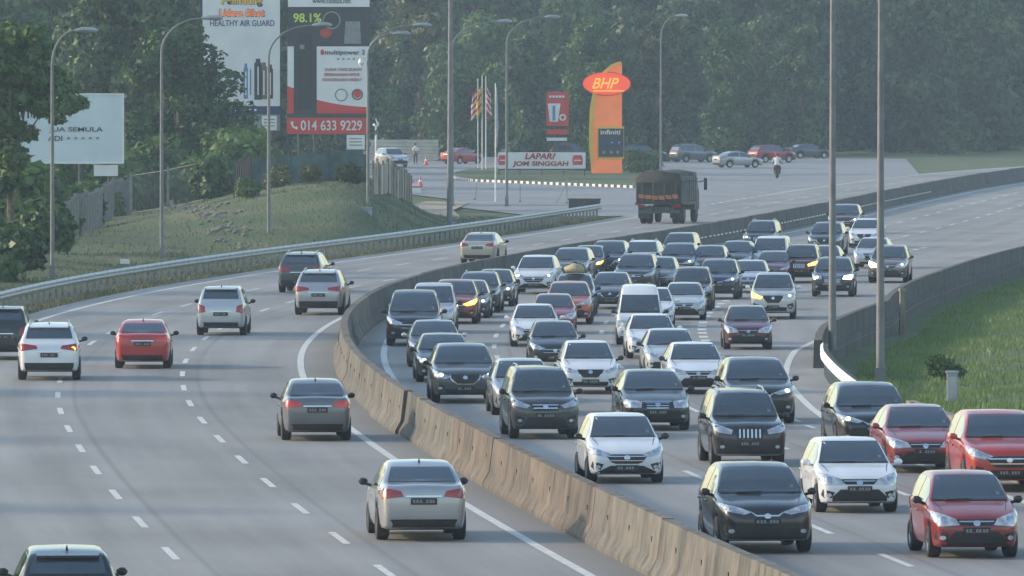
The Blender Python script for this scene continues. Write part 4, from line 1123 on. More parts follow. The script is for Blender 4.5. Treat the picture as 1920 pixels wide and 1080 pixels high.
# grass blades
def grass(name, label, X_, D_, hmin, hmax, leaf, seed, z0=None):
    rng = np.random.default_rng(seed); n = len(X_)
    Z_ = terrain(X_, D_) if z0 is None else np.full(n, z0)
    h = rng.uniform(hmin, hmax, n); a = rng.uniform(0, 2 * PI, n); w = h * .16; lx, ly = rng.normal(0, .3, n) * h, rng.normal(0, .3, n) * h
    P0 = np.stack([X_ - np.cos(a) * w, D_ - np.sin(a) * w, Z_ - .03], 1); P1 = np.stack([X_ + np.cos(a) * w, D_ + np.sin(a) * w, Z_ - .03], 1); P2 = np.stack([X_ + lx, D_ + ly, Z_ + h], 1)
    v = np.stack([P0, P1, P2], 1).reshape(-1, 3)
    o = link(name, np_mesh(name, v, np.arange(3 * n).reshape(n, 3)), M[leaf]); o['kind'] = 'stuff'; tag(o, label, 'grass'); return o
n = 90000
D_ = rng.uniform(285, 620, n); U_ = -13.2 - rng.exponential(7, n); X_ = np.interp(D_, _d, _x) + U_
ok = (X_ > -40) & ~((D_ > 566) & (X_ > -4))
grass('verge_grass', 'rough grass on the left verge and mound', X_[ok], D_[ok], .05, .17, 'dry_grass', 1)
n = 70000
D_ = rng.uniform(200, 420, n); X_ = np.interp(D_, _d, _x) + np.interp(D_, [100, 205, 228, 250, 275, 300, 331, 380, 460, 1500], [11.4, 11.4, 11.6, 12.6, 13.8, 15.4, 18.3, 19.6, 20, 20]) + 1.1 + rng.exponential(5, n)
grass('bank_grass', 'short bright grass on the right bank', X_, D_, .06, .20, 'bank_grass', 2)

# ------------------------------------------------------------------ cars
def pchip(xs, ys):
    xs = np.array(xs, float); ys = np.array(ys, float); h = np.diff(xs); dl = np.diff(ys) / h
    m = np.zeros(len(xs)); m[0], m[-1] = dl[0], dl[-1]
    for i in range(1, len(xs) - 1):
        if dl[i - 1] * dl[i] > 0:
            w1, w2 = 2 * h[i] + h[i - 1], h[i] + 2 * h[i - 1]; m[i] = (w1 + w2) / (w1 / dl[i - 1] + w2 / dl[i])
    def f(x):
        x = np.clip(np.asarray(x, float), xs[0], xs[-1]); i = np.clip(np.searchsorted(xs, x) - 1, 0, len(h) - 1); t = (x - xs[i]) / h[i]
        return ys[i] * (1 + 2 * t) * (1 - t) ** 2 + m[i] * h[i] * t * (1 - t) ** 2 + ys[i + 1] * t * t * (3 - 2 * t) + m[i + 1] * h[i] * t * t * (t - 1)
    return f

TYRE, RIM = {}, {}
def wheel_meshes(R):
    if R in TYRE: return TYRE[R], RIM[R]
    prof = [(-.10, R * .62), (-.125, R * .80), (-.105, R * .97), (-.06, R), (.06, R), (.105, R * .97), (.125, R * .80), (.10, R * .62)]
    n = 24; vs, fs = [], []
    for i in range(n):
        a = 2 * PI * i / n
        for (x, r) in prof: vs.append((x, r * math.cos(a), r * math.sin(a)))
    k = len(prof)
    for i in range(n):
        for j in range(k): fs.append((i * k + j, ((i + 1) % n) * k + j, ((i + 1) % n) * k + (j + 1) % k, i * k + (j + 1) % k))
    TYRE[R] = smooth_by_angle(py_mesh('wheel', vs, fs), 50)
    b = MB(); r0 = R * .64
    b.tube([(.02, 0, 0), (.03, 0, 0)], r0, 24)
    for i in range(5):
        a = 2 * PI * i / 5; c, s = math.cos(a), math.sin(a)
        q = [(.04, -.035), (.04, .035)]
        p = []
        for (rr, w) in ((.03, .05), (r0 * .97, .038)):
            for sg in (-1, 1):
                for xx in (.03, .075 if rr < .1 else .088): p.append((xx, rr * c - sg * w * s, rr * s + sg * w * c))
        b.add(p, [(0, 1, 3, 2), (4, 6, 7, 5), (0, 4, 5, 1), (2, 3, 7, 6), (1, 5, 7, 3), (0, 2, 6, 4)])
    n = 24; vs, fs = [], []
    for i in range(n):
        a = 2 * PI * i / n
        for (x, r) in ((.085, r0 * .90), (.102, r0 * .93), (.102, r0), (.03, r0)): vs.append((x, r * math.cos(a), r * math.sin(a)))
    for i in range(n):
        for j in range(3): fs.append((i * 4 + j, ((i + 1) % n) * 4 + j, ((i + 1) % n) * 4 + j + 1, i * 4 + j + 1))
    b.add(vs, fs)
    RIM[R] = b.mesh('rim')
    return TYRE[R], RIM[R]

# profiles: stations measured from the front bumper; top line, plan half width as share of W/2
SHAPES = {
 'sedan': dict(L=4.42, W=1.73, H=1.475, R=.31, axF=.86, axR=3.44, belt=(.92, 1.0), cowl=1.18, r0=1.98, r1=3.30, deck=3.86, wr=.585,
    top=[(0, .56), (.03, .64), (.10, .72), (.30, .80), (.75, .90), (1.18, .985), (1.58, 1.24), (1.98, 1.435), (2.45, 1.475), (2.9, 1.46), (3.30, 1.38), (3.60, 1.23), (3.86, 1.10), (4.15, 1.08), (4.33, 1.05), (4.39, .96), (4.42, .80)]),
 'hatch': dict(L=3.85, W=1.70, H=1.52, R=.30, axF=.76, axR=3.26, belt=(.93, 1.02), cowl=1.02, r0=1.78, r1=3.40, deck=3.74, wr=.58,
    top=[(0, .58), (.03, .66), (.10, .75), (.30, .84), (.65, .93), (1.02, 1.01), (1.40, 1.27), (1.78, 1.475), (2.25, 1.52), (2.9, 1.505), (3.40, 1.44), (3.60, 1.22), (3.74, 1.04), (3.80, .98), (3.83, .90), (3.85, .78)]),
 'suv': dict(L=4.45, W=1.83, H=1.68, R=.35, axF=.88, axR=3.52, belt=(1.05, 1.14), cowl=1.25, r0=2.02, r1=3.82, deck=4.26, wr=.60,
    top=[(0, .68), (.03, .78), (.10, .88), (.30, .97), (.75, 1.05), (1.25, 1.12), (1.63, 1.40), (2.02, 1.62), (2.5, 1.68), (3.2, 1.67), (3.82, 1.60), (4.08, 1.38), (4.26, 1.16), (4.36, 1.08), (4.42, .98), (4.45, .82)]),
 'boxsuv': dict(L=4.43, W=1.72, H=1.70, R=.34, axF=.82, axR=3.50, belt=(1.03, 1.10), cowl=1.15, r0=1.80, r1=4.00, deck=4.30, wr=.60,
    top=[(0, .72), (.03, .82), (.09, .92), (.28, 1.0), (.7, 1.06), (1.15, 1.11), (1.48, 1.41), (1.80, 1.64), (2.3, 1.70), (3.3, 1.70), (4.00, 1.65), (4.18, 1.40), (4.30, 1.14), (4.37, 1.05), (4.41, .95), (4.43, .80)]),
 'mpv': dict(L=4.65, W=1.80, H=1.79, R=.33, axF=.88, axR=3.62, belt=(1.03, 1.08), cowl=1.00, r0=1.82, r1=4.15, deck=4.50, wr=.64,
    top=[(0, .66), (.03, .76), (.10, .86), (.28, .95), (.6, 1.02), (1.0, 1.10), (1.40, 1.43), (1.82, 1.71), (2.3, 1.79), (3.4, 1.79), (4.15, 1.73), (4.36, 1.45), (4.50, 1.14), (4.58, 1.02), (4.63, .92), (4.65, .78)]),
 'alphard': dict(L=4.9, W=1.86, H=1.90, R=.34, axF=.92, axR=3.90, belt=(1.08, 1.10), cowl=.85, r0=1.62, r1=4.50, deck=4.78, wr=.70,
    top=[(0, .74), (.03, .86), (.08, .97), (.22, 1.05), (.5, 1.11), (.85, 1.18), (1.22, 1.55), (1.62, 1.83), (2.1, 1.90), (3.6, 1.90), (4.50, 1.85), (4.66, 1.55), (4.78, 1.14), (4.84, 1.03), (4.88, .92), (4.9, .78)]),
 'van': dict(L=4.75, W=1.70, H=2.12, R=.32, axF=.72, axR=3.30, belt=(1.10, 1.10), cowl=.34, r0=1.02, r1=4.45, deck=4.68, wr=.62,
    top=[(0, .70), (.02, .84), (.06, .96), (.16, 1.06), (.34, 1.14), (.66, 1.52), (1.02, 1.84), (1.22, 1.98), (1.6, 2.09), (2.4, 2.12), (3.8, 2.11), (4.45, 2.02), (4.60, 1.70), (4.68, 1.14), (4.72, 1.0), (4.74, .85), (4.75, .7)]),
 'pickup': dict(L=5.1, W=1.80, H=1.76, R=.37, axF=.95, axR=3.95, belt=(1.12, 1.14), cowl=1.32, r0=2.02, r1=3.05, deck=3.42, wr=.60,
    top=[(0, .78), (.03, .90), (.09, .99), (.28, 1.06), (.75, 1.12), (1.32, 1.18), (1.66, 1.46), (2.02, 1.70), (2.4, 1.76), (2.75, 1.75), (3.05, 1.68), (3.26, 1.42), (3.42, 1.17), (3.6, 1.14), (4.6, 1.14), (5.05, 1.12), (5.09, 1.05), (5.1, .9)]),
}
FRONTS = {  # outlines as shares of half width and of bonnet edge height
 'slim': dict(hl=[(.46, .83), (.70, .89), (.93, .98), (.95, .91), (.86, .82), (.56, .77)], gr=[(-.44, .87), (.44, .87), (.35, .69), (-.35, .69)], lo=[(-.52, .54), (.52, .54), (.68, .31), (-.68, .31)], bars=2),
 'wedge': dict(hl=[(.40, .80), (.62, .87), (.92, .98), (.95, .90), (.86, .80), (.58, .74)], gr=[(-.56, .79), (.56, .79), (.40, .58), (.28, .54), (-.28, .54), (-.40, .58)], lo=[(-.42, .49), (.42, .49), (.82, .30), (.80, .26), (-.80, .26), (-.82, .30)], bars=2),
 'shield': dict(hl=[(.45, .81), (.68, .88), (.92, .97), (.95, .90), (.88, .80), (.58, .75)], gr=[(-.44, .86), (.44, .86), (.41, .72), (.24, .58), (-.24, .58), (-.41, .72)], lo=[(-.62, .44), (.62, .44), (.58, .31), (-.58, .31)], bars=0, trim=True),
 'thin': dict(hl=[(.34, .84), (.62, .92), (.93, .98), (.95, .93), (.80, .85), (.50, .80)], gr=[(-.34, .84), (.34, .84), (.22, .76), (-.22, .76)], lo=[(-.66, .60), (.66, .60), (.80, .32), (-.80, .32)], bars=0, trim=True),
 'slats': dict(hl=[(.48, .84), (.70, .90), (.93, .96), (.95, .88), (.86, .80), (.52, .76)], gr=[(-.38, .87), (.38, .87), (.34, .64), (-.34, .64)], lo=[(-.60, .50), (.60, .50), (.70, .33), (-.70, .33)], bars=0, vert=6),
 'classic': dict(hl=[(.50, .74), (.47, .90), (.88, .95), (.95, .88), (.92, .75)], gr=[(-.40, .90), (.40, .90), (.30, .72), (-.30, .72)], lo=[(-.56, .42), (.56, .42), (.60, .31), (-.60, .31)], bars=2, frame=True),
 'swept': dict(hl=[(.40, .75), (.48, .86), (.74, .94), (.93, .99), (.95, .86), (.82, .73)], gr=[(-.46, .85), (.46, .85), (.34, .72), (-.34, .72)], lo=[(-.46, .60), (.46, .60), (.66, .42), (.66, .31), (-.66, .31), (-.66, .42)], bars=1),
 'bold': dict(hl=[(.50, .80), (.56, .92), (.93, .97), (.95, .86), (.86, .78)], gr=[(-.48, .94), (.48, .94), (.42, .58), (-.42, .58)], lo=[(-.62, .48), (.62, .48), (.72, .32), (-.72, .32)], bars=5, frame=True),
 'vanface': dict(hl=[(.56, .66), (.58, .82), (.92, .86), (.95, .70), (.90, .62)], gr=[(-.50, .80), (.50, .80), (.48, .70), (-.48, .70)], lo=[(-.60, .46), (.60, .46), (.64, .34), (-.64, .34)], bars=1),
}
REARS = {
 'sedan': dict(tl=[(.44, .80), (.50, .90), (.93, .96), (.96, .84), (.90, .76)], plate=.72, lo=[(-.74, .40), (.74, .40), (.70, .26), (-.70, .26)]),
 'hatch': dict(tl=[(.60, .74), (.64, .93), (.93, 1.0), (.96, .82), (.90, .70)], plate=.68, lo=[(-.70, .42), (.70, .42), (.74, .26), (-.74, .26)]),
 'wide': dict(tl=[(.36, .82), (.40, .90), (.93, .96), (.96, .86), (.88, .76)], plate=.66, lo=[(-.78, .46), (.78, .46), (.76, .25), (-.76, .25)]),
 'tall': dict(tl=[(.72, .62), (.72, 1.02), (.90, 1.04), (.96, .9), (.94, .60)], plate=.60, lo=[(-.70, .38), (.70, .38), (.74, .25), (-.74, .25)]),
}

def build_model(shape, front, rear, opts=()):
    S = SHAPES[shape]; L_, W, Hh = S['L'], S['W'], S['H']
    top = pchip(*zip(*S['top']))
    base = .20 if shape in ('sedan', 'hatch') else .24
    bot = pchip([0, .03, .10, .35, L_ - .4, L_ - .1, L_ - .03, L_], [base + .24, base + .10, base + .02, base, base + .02, base + .07, base + .16, base + .30])
    fr = .66 if shape not in ('van', 'alphard', 'boxsuv', 'pickup') else .74
    plan = pchip([0, .02, .07, .18, .42, .9, L_ * .5, L_ - 1.0, L_ - .35, L_ - .10, L_ - .03, L_], [fr, fr + .09, fr + .17, fr + .235, .962 if fr < .7 else .975, .99, 1.0, .985, .945, .89, .84, .76])
    beltf = lambda y: S['belt'][0] + (S['belt'][1] - S['belt'][0]) * np.clip((y - S['cowl']) / (S['deck'] - S['cowl']), 0, 1)
    R = S['R']
    def sect(y):
        zt = float(top(y)); w = float(plan(y)) * W / 2; zb = float(bot(y))
        for ya in (S['axF'], S['axR']):
            ra = R + .065
            if abs(y - ya) < ra: zb = max(zb, R + math.sqrt(ra * ra - (y - ya) ** 2))
        b = min(float(beltf(y)), zt - .045)
        zb = min(zb, b - .1)
        fr_ = max(0.0, min(1.0, (zt - b - .045) / max(.05, Hh - float(beltf(y)) - .045)))
        wr = w * .90 * (1 - fr_) + min(S['wr'] * W / 1.73, w * .92) * fr_
        wr = max(wr, .1)
        sh = b - zb
        ws = w * .965
        g = zt - b
        return [(0, zb), (w * .55, zb), (w * .86, zb), (w * .93, zb + .03 * min(1, sh / .3)), (w * .968, zb + sh * .18), (w * .985, zb + sh * .38), (w * .998, zb + sh * .60), (w * 1.0, zb + sh * .76), (w * .992, zb + sh * .90), (ws, b),
                (ws + (wr - ws) * .30 + .012 * fr_, b + g * .28), (ws + (wr - ws) * .62 + .018 * fr_, b + g * .58), (wr + (ws - wr) * .10 + .008 * fr_, b + g * .86), (wr * .965, b + g * .955), (wr * .80, zt - .012 * (1 - .3 * fr_)), (wr * .5, zt - .003), (0, zt + .006)], wr, b, zt
    ys = [0, .006, .016, .03, .05, .075, .105, .14, .18, .23, .29, .36, .43]
    ys += list(np.arange(.48, L_ - .42, .055)) + [L_ - q for q in (.40, .33, .26, .20, .15, .11, .08, .055, .035, .018, .006, 0)]
    for ya in (S['axF'], S['axR']):
        for s in (-1, 1): ys += [ya + s * (R + .064), ya + s * (R + .07)]
    ys = sorted(set(round(q, 4) for q in ys))
    vs, fs, n = [], [], None
    for y in ys:
        half = sect(y)[0]
        ringp = [(x, z) for x, z in half] + [(-x, z) for x, z in reversed(half[1:-1])]
        n = len(ringp); vs += [(x, y - L_ / 2, z) for x, z in ringp]
    for i in range(len(ys) - 1):
        for j in range(n): fs.append((i * n + j, i * n + (j + 1) % n, (i + 1) * n + (j + 1) % n, (i + 1) * n + j))
    fs.append(tuple(range(n - 1, -1, -1))); fs.append(tuple((len(ys) - 1) * n + j for j in range(n)))
    body = py_mesh('body', vs, fs)
    bvh = BVHTree.FromPolygons([Vector(v) for v in vs], fs)
    smooth_by_angle(body, 38)
    parts = []   # (name, mesh, role, parent index)
    parts.append(('body', body, 'paint', None))
    def clean(poly, step):
        out = []
        for (a, b) in zip(poly, poly[1:] + poly[:1]):
            d_ = math.hypot(b[0] - a[0], b[1] - a[1]); k = max(1, int(d_ / step))
            for i in range(k): out.append((a[0] + (b[0] - a[0]) * i / k, a[1] + (b[1] - a[1]) * i / k))
        return out
    def patch(poly, direction, off=.006, step=.08, lip=.03):
        """closed outline laid onto the body surface seen along a direction"""
        pl = clean(poly, step); n0 = len(pl)
        area = sum(a[0] * b[1] - b[0] * a[1] for a, b in zip(pl, pl[1:] + pl[:1]))
        if area < 0: pl = pl[::-1]
        xs = [p[0] for p in pl]; zs = [p[1] for p in pl]
        inner = []
        def inside(x, z):
            c = False; j = n0 - 1
            for i in range(n0):
                if (pl[i][1] > z) != (pl[j][1] > z) and x < (pl[j][0] - pl[i][0]) * (z - pl[i][1]) / (pl[j][1] - pl[i][1]) + pl[i][0]: c = not c
                j = i
            return c
        x = min(xs) + step / 2
        while x < max(xs):
            z = min(zs) + step / 2
            while z < max(zs):
                if inside(x, z) and min((p[0] - x) ** 2 + (p[1] - z) ** 2 for p in pl) > (step * .35) ** 2: inner.append((x, z))
                z += step
            x += step
        v2, _e, tri, *_ = delaunay_2d_cdt([Vector(p) for p in pl + inner], [], [list(range(n0))], 1, 1e-5)
        out = []; dv = Vector(direction)
        for p in v2:
            if abs(dv.y) > .5: o_ = Vector((p.x, -9 * dv.y, p.y))
            elif abs(dv.z) > .5: o_ = Vector((p.x, p.y, 9))
            else: o_ = Vector((-9 * dv.x, p.x, p.y))
            h, nr, _, _ = bvh.ray_cast(o_, dv)
            if h is None:
                h, nr, _, _ = bvh.find_nearest(Vector((p.x, -L_ / 2 * dv.y, p.y)) if abs(dv.y) > .5 else Vector((-W / 2 * dv.x, p.x, p.y)))
            if nr.dot(dv) > 0: nr = -nr
            out.append(h + nr * off)
        F_ = []
        for q in tri:
            a, b, c = (out[k] for k in q[:3])
            nn = (b - a).cross(c - a)
            F_.append(tuple(q) if nn.dot(dv) < 0 else tuple(reversed(q)))
        # lip back into the body
        cnt = {}
        for q in F_:
            for a, b in zip(q, q[1:] + q[:1]): cnt[(a, b)] = 1
        bd = [(a, b) for (a, b) in cnt if (b, a) not in cnt]
        mp_ = {}
        for a, b in bd:
            for k in (a, b):
                if k not in mp_: mp_[k] = len(out); out.append(out[k] + dv * lip)
            F_.append((b, a, mp_[a], mp_[b]))
        return py_mesh('patch', out, F_)
    def add(name, me, role, par=None): me.name = name; parts.append((name, me, role, par)); return len(parts) - 1
    FRD, BKD, LFD, RTD = (0, 1, 0), (0, -1, 0), (1, 0, 0), (-1, 0, 0)
    # windscreen and rear window follow the roofline
    def screen(y0, y1, m_in):
        yy = np.linspace(y0, y1, 7); q = [(sect(y)[1] - m_in, float(top(y)) + .0) for y in yy]
        return [(a, b) for a, b in q] + [(-a, b) for a, b in reversed(q)]
    sc0 = S['cowl'] + .06; 
    add('windscreen', patch(screen(sc0, S['r0'] - .09, .032), FRD, .010, .09), 'glass')
    zs_ = float(top(sc0)) + .09; xs_ = sect(sc0 + .1)[1] - .16
    add('windscreen_sticker', patch([(xs_ - .035, zs_ - .03), (xs_ + .035, zs_ - .03), (xs_ + .035, zs_ + .035), (xs_ - .035, zs_ + .035)], FRD, .016, .1, .005), 'sticker')
    add('rear_window', patch(screen(S['r1'] + .05, S['deck'] - (.06 if shape != 'sedan' else .03), .075), BKD, .010, .09), 'glass')
    ct = (S['cowl'] + S['r0']) / 2
    # side glass
    yB = S['cowl'] + (S['deck'] - S['cowl']) * (.47 if shape not in ('mpv', 'alphard', 'van', 'boxsuv') else .40)
    yC = S['deck'] - .25 if shape != 'pickup' else S['r1'] + .05
    segs = [(S['cowl'] + .22, yB - .035), (yB + .035, yC if shape in ('sedan', 'hatch', 'suv', 'pickup') else yB + 1.05)]
    if shape in ('mpv', 'alphard', 'van', 'boxsuv'): segs.append((yB + 1.12, yC))
    for sgn, dv in ((1, RTD), (-1, LFD)):
        for (a, b) in segs:
            yy = np.linspace(a, b, 9); up, dn = [], []
            for y in yy:
                _, _, bz, zt = sect(y); hi = bz + (zt - bz) * .80; lo = bz + .025
                if hi - lo > .04: up.append((y - L_ / 2, hi)); dn.append((y - L_ / 2, lo))
            if len(up) > 1: add('side_window', patch(dn + up[::-1], dv, .006, .14), 'glass')
    # front
    fs_ = FRONTS[front]; hz = float(top(.30)) if shape not in ('van',) else 1.02; hw = W / 2
    P = lambda poly: [(a * hw, b * hz) for a, b in poly]
    hli = []
    hcx = sum(a for a, b in fs_['hl']) / len(fs_['hl']); hcz = sum(b for a, b in fs_['hl']) / len(fs_['hl'])
    fs_ = dict(fs_, hl=[(min(.955, hcx + (a - hcx) * 1.08), hcz + (b - hcz) * 1.22) for a, b in fs_['hl']])
    for s in (1, -1):
        k = add('headlight', patch([(s * a, b) for a, b in P(fs_['hl'])], FRD, .010, .06), 'lamp'); hli.append(k)
        cxh = s * (.72 if front != 'vanface' else .75) * hw; czh = hz * (sum(b for a, b in fs_['hl']) / len(fs_['hl']))
        add('lamp_lens', patch(ell(cxh, czh, .058, .045, 12), FRD, .016, .05), 'chrome', k)
    g = add('grille', patch(P(fs_['gr']), FRD, .008, .07), 'black')
    gz0, gz1 = min(b for a, b in fs_['gr']), max(b for a, b in fs_['gr']); gw = max(a for a, b in fs_['gr'])
    for i in range(fs_['bars']):
        zz = gz1 - (gz1 - gz0) * (i + .6) / (fs_['bars'] + .4); wd = gw * (.95 - .22 * (i + 1) / (fs_['bars'] + 1))
        add('grille_bar', patch(P([(-wd, zz + .018), (wd, zz + .018), (wd, zz - .010), (-wd, zz - .010)]), FRD, .022, .12), 'chrome', g)
    if fs_.get('vert'):
        for i in range(fs_['vert']):
            xx = -.27 + .54 * i / (fs_['vert'] - 1); add('grille_bar', patch(P([(xx - .022, gz1 - .02), (xx + .022, gz1 - .02), (xx + .022, gz0 + .02), (xx - .022, gz0 + .02)]), FRD, .022, .12), 'chrome', g)
    if fs_.get('trim'):
        q = fs_['gr']; n_ = len(q)
        lowpts = q[1:] + q[:1]
        outer = [(a * 1.06, b - .012) for a, b in q[1:]] + [(q[0][0] * 1.06, q[0][1])]; innr = [(a, b + .016) for a, b in q[1:]] + [q[0]]
        add('grille_trim', patch(P([(q[1][0] * 1.07, q[1][1])] + outer[1:] + innr[::-1][:-1] + [q[1]]), FRD, .016, .08), 'chrome', g)
    if fs_.get('frame'):
        q = fs_['gr']; x1, x0 = q[1][0], q[2][0]
        for poly in ([(-x1 - .03, gz1 + .025), (x1 + .03, gz1 + .025), (x1, gz1 - .01), (-x1, gz1 - .01)], [(-x0 - .02, gz0 + .01), (x0 + .02, gz0 + .01), (x0 + .03, gz0 - .02), (-x0 - .03, gz0 - .02)]):
            add('grille_frame', patch(P(poly), FRD, .018, .12), 'chrome', g)
    if front != 'slats': add('emblem', patch(ell(0, hz * (gz1 - .09), .065, .05, 14), FRD, .03, .06), 'chrome', g)
    lo = add('lower_grille', patch(P(fs_['lo']), FRD, .008, .08), 'black')
    lz = min(b for a, b in fs_['lo'])
    add('bumper_lip', patch(P([(-.86, lz - .03), (.86, lz - .03), (.80, lz - .075), (-.80, lz - .075)]), FRD, .012, .1), 'black' if front not in ('wedge', 'bold', 'thin', 'slats') else 'alloy')
    add('cowl_panel', patch([(x_, z_) for x_, z_ in screen(S['cowl'] + .0, sc0 + .015, .03)], FRD, .008, .1), 'black')
    if front not in ('classic', 'vanface', 'bold'):
        for s in (1, -1): add('fog_housing', patch([(s * a * hw, b * hz) for a, b in ((.60, .53), (.87, .60), (.90, .46), (.84, .38), (.68, .38))], FRD, .006, .07), 'black')
    for s in (1, -1):
        add('fog_light', patch([(s * (a * .045 / .045 + .74 * hw), b) for a, b in ell(0, hz * .46, .055, .04, 10)], FRD, .012, .06), 'lamp')
    zp = hz * (gz0 - .11 if front not in ('shield', 'bold', 'classic') else (gz0 - .13))
    zp = max(zp, .36)
    h0, *_ = bvh.ray_cast(Vector((0, -9, zp)), Vector(FRD)); yp = (h0.y if h0 else -L_ / 2)
    def plate(yc, z, sg, nm):
        k = add(nm, MB().box((0, yc, z), (.50, .03, .125)).mesh(nm), 'plate'); b = MB()
        ol = [(-.20, z - .030), (.20, z - .030)]
        gp = random.choice((2, 3, 3)); dr = random.choice((-1, -1, 0, 6))
        for i in range(6, -1, -1):
            x_ = -.185 + i * .0617 + random.uniform(-.005, .005)
            if i in (gp, dr): continue
            ol += [(x_ + .021, z - .024), (x_ + .021, z + .032), (x_ - .021, z + .032), (x_ - .021, z - .024)]
        b.prism(ol, yc + sg * .012 - .006, yc + sg * .012 + .012 * sg + .002)
        add('plate_characters', b.mesh('plate_characters'), 'plate_txt', k)
    plate(yp - .02, zp, -1, 'front_plate')
    # rear
    rs = REARS[rear]; rz_ = float(beltf(L_)) if shape != 'sedan' else 1.06
    if shape == 'pickup': rz_ = 1.10
    PR = lambda poly: [(a * hw, b * rz_) for a, b in poly]
    for s in (1, -1):
        add('tail_light', patch([(s * a, b) for a, b in PR(rs['tl'])], BKD, .010, .06), 'tail')
    add('rear_bumper_panel', patch(PR(rs['lo']), BKD, .008, .09), 'black')
    h0, *_ = bvh.ray_cast(Vector((0, 9, rz_ * rs['plate'])), Vector(BKD)); plate((h0.y if h0 else L_ / 2) + .015, rz_ * rs['plate'], 1, 'rear_plate')
    add('boot_trim', patch(PR([(-.40, rs['plate'] + .10), (.40, rs['plate'] + .10), (.40, rs['plate'] + .075), (-.40, rs['plate'] + .075)]), BKD, .014, .1), 'chrome')
    # mirrors, handles, arch liners, wipers
    zb_ = float(beltf(S['cowl'] + .3)); wm = float(plan(S['cowl'] + .3)) * hw
    for s in (1, -1):
        b = MB().tube([(s * (wm - .04), S['cowl'] + .34 - L_ / 2, zb_ + .01), (s * (wm + .07), S['cowl'] + .30 - L_ / 2, zb_ + .05)], .03, 6)
        b.tube([(s * (wm + .03), S['cowl'] + .28 - L_ / 2, zb_ + .07), (s * (wm + .09), S['cowl'] + .27 - L_ / 2, zb_ + .085), (s * (wm + .15), S['cowl'] + .28 - L_ / 2, zb_ + .085), (s * (wm + .185), S['cowl'] + .30 - L_ / 2, zb_ + .08)], [.045, .072, .068, .03], 10)
        add('mirror', smooth_by_angle(b.mesh('mirror')), 'mirror')
        for (a, bb) in segs[:2]:
            y = bb - .18 - L_ / 2; h1, *_ = bvh.ray_cast(Vector((9 * s, y, zb_ - .13)), Vector((-s, 0, 0)))
            if h1: add('door_handle', MB().box((h1.x + s * .012, y, zb_ - .13), (.03, .18, .03)).mesh('door_handle'), 'paint')
    add('wiper', MB().tube([(-.45, *(lambda q: (q.y - .02, q.z + .012))(bvh.ray_cast(Vector((-.45, S['cowl'] + .04 - L_ / 2, 9)), Vector((0, 0, -1)))[0])), (.02, *(lambda q: (q.y - .02, q.z + .012))(bvh.ray_cast(Vector((.02, S['cowl'] + .06 - L_ / 2, 9)), Vector((0, 0, -1)))[0]))], .012, 4).mesh('wiper'), 'black')
    for s in (1, -1):
        xa, xb = .70 * hw * s, .80 * hw * s
        yb_, ye_ = .42 - L_ / 2, S['cowl'] - .02 - L_ / 2
        if shape not in ('van', 'alphard'): add('bonnet_seam', patch([(xa - .008, yb_), (xa + .008, yb_), (xb + .008, ye_), (xb - .008, ye_)], (0, 0, -1), .003, .2, .004), 'black')
    for s, dv in ((1, RTD), (-1, LFD)):
        for yd in (S['cowl'] + .16, yB, min(yB + 1.02, S['axR'] - .1)):
            add('door_seam', patch([(yd - .007 - L_ / 2, .34), (yd + .007 - L_ / 2, .34), (yd + .007 - L_ / 2, zb_ - .02), (yd - .007 - L_ / 2, zb_ - .02)], dv, .003, .3, .004), 'black')
    add('underbody', MB().box((0, 0, base + .06), (W * .78, L_ - .7, .10)).mesh('underbody'), 'black')
    if 'fin' in opts: 
        yf = S['r1'] - .25; add('roof_antenna', MB().add([(-.02, yf - L_ / 2 - .1, float(top(yf - .1))), (.02, yf - L_ / 2 - .1, float(top(yf - .1))), (.02, yf - L_ / 2 + .06, float(top(yf))), (-.02, yf - L_ / 2 + .06, float(top(yf))), (0, yf - L_ / 2 + .06, float(top(yf)) + .09)], [(0, 1, 2, 3), (0, 4, 1), (1, 4, 2), (2, 4, 3), (3, 4, 0)]).mesh('roof_antenna'), 'black')
    if 'rails' in opts:
        for s in (1, -1):
            pts_ = [(s * (S['wr'] * W / 1.73 - .07), y - L_ / 2, float(top(y)) + (.045 if 0 < i < 4 else -.01)) for i, y in enumerate(np.linspace(S['r0'] + .15, S['r1'] - .1, 5))]
            add('roof_rail', smooth_by_angle(MB().tube(pts_, .022, 6).mesh('roof_rail')), 'alloy')
    if 'spoiler' in opts or shape in ('hatch', 'suv', 'boxsuv'):
        y = S['r1'] + .02; w_ = S['wr'] * W / 1.73 * .9
        add('spoiler', MB().add([(-w_, y - .12 - L_ / 2, float(top(y - .12)) + .002), (w_, y - .12 - L_ / 2, float(top(y - .12)) + .002), (w_ * .96, y + .16 - L_ / 2, float(top(y)) - .02), (-w_ * .96, y + .16 - L_ / 2, float(top(y)) - .02), (-w_, y - .12 - L_ / 2, float(top(y - .12)) - .05), (w_, y - .12 - L_ / 2, float(top(y - .12)) - .05), (w_ * .96, y + .15 - L_ / 2, float(top(y)) - .06), (-w_ * .96, y + .15 - L_ / 2, float(top(y)) - .06)], [(0, 1, 2, 3), (7, 6, 5, 4), (3, 2, 6, 7), (1, 5, 6, 2), (0, 3, 7, 4)]).mesh('spoiler'), 'paint')
    ty, rm = wheel_meshes(R)
    return dict(parts=parts, S=S, ty=ty, rm=rm, hl=hli, top=top, L=L_)

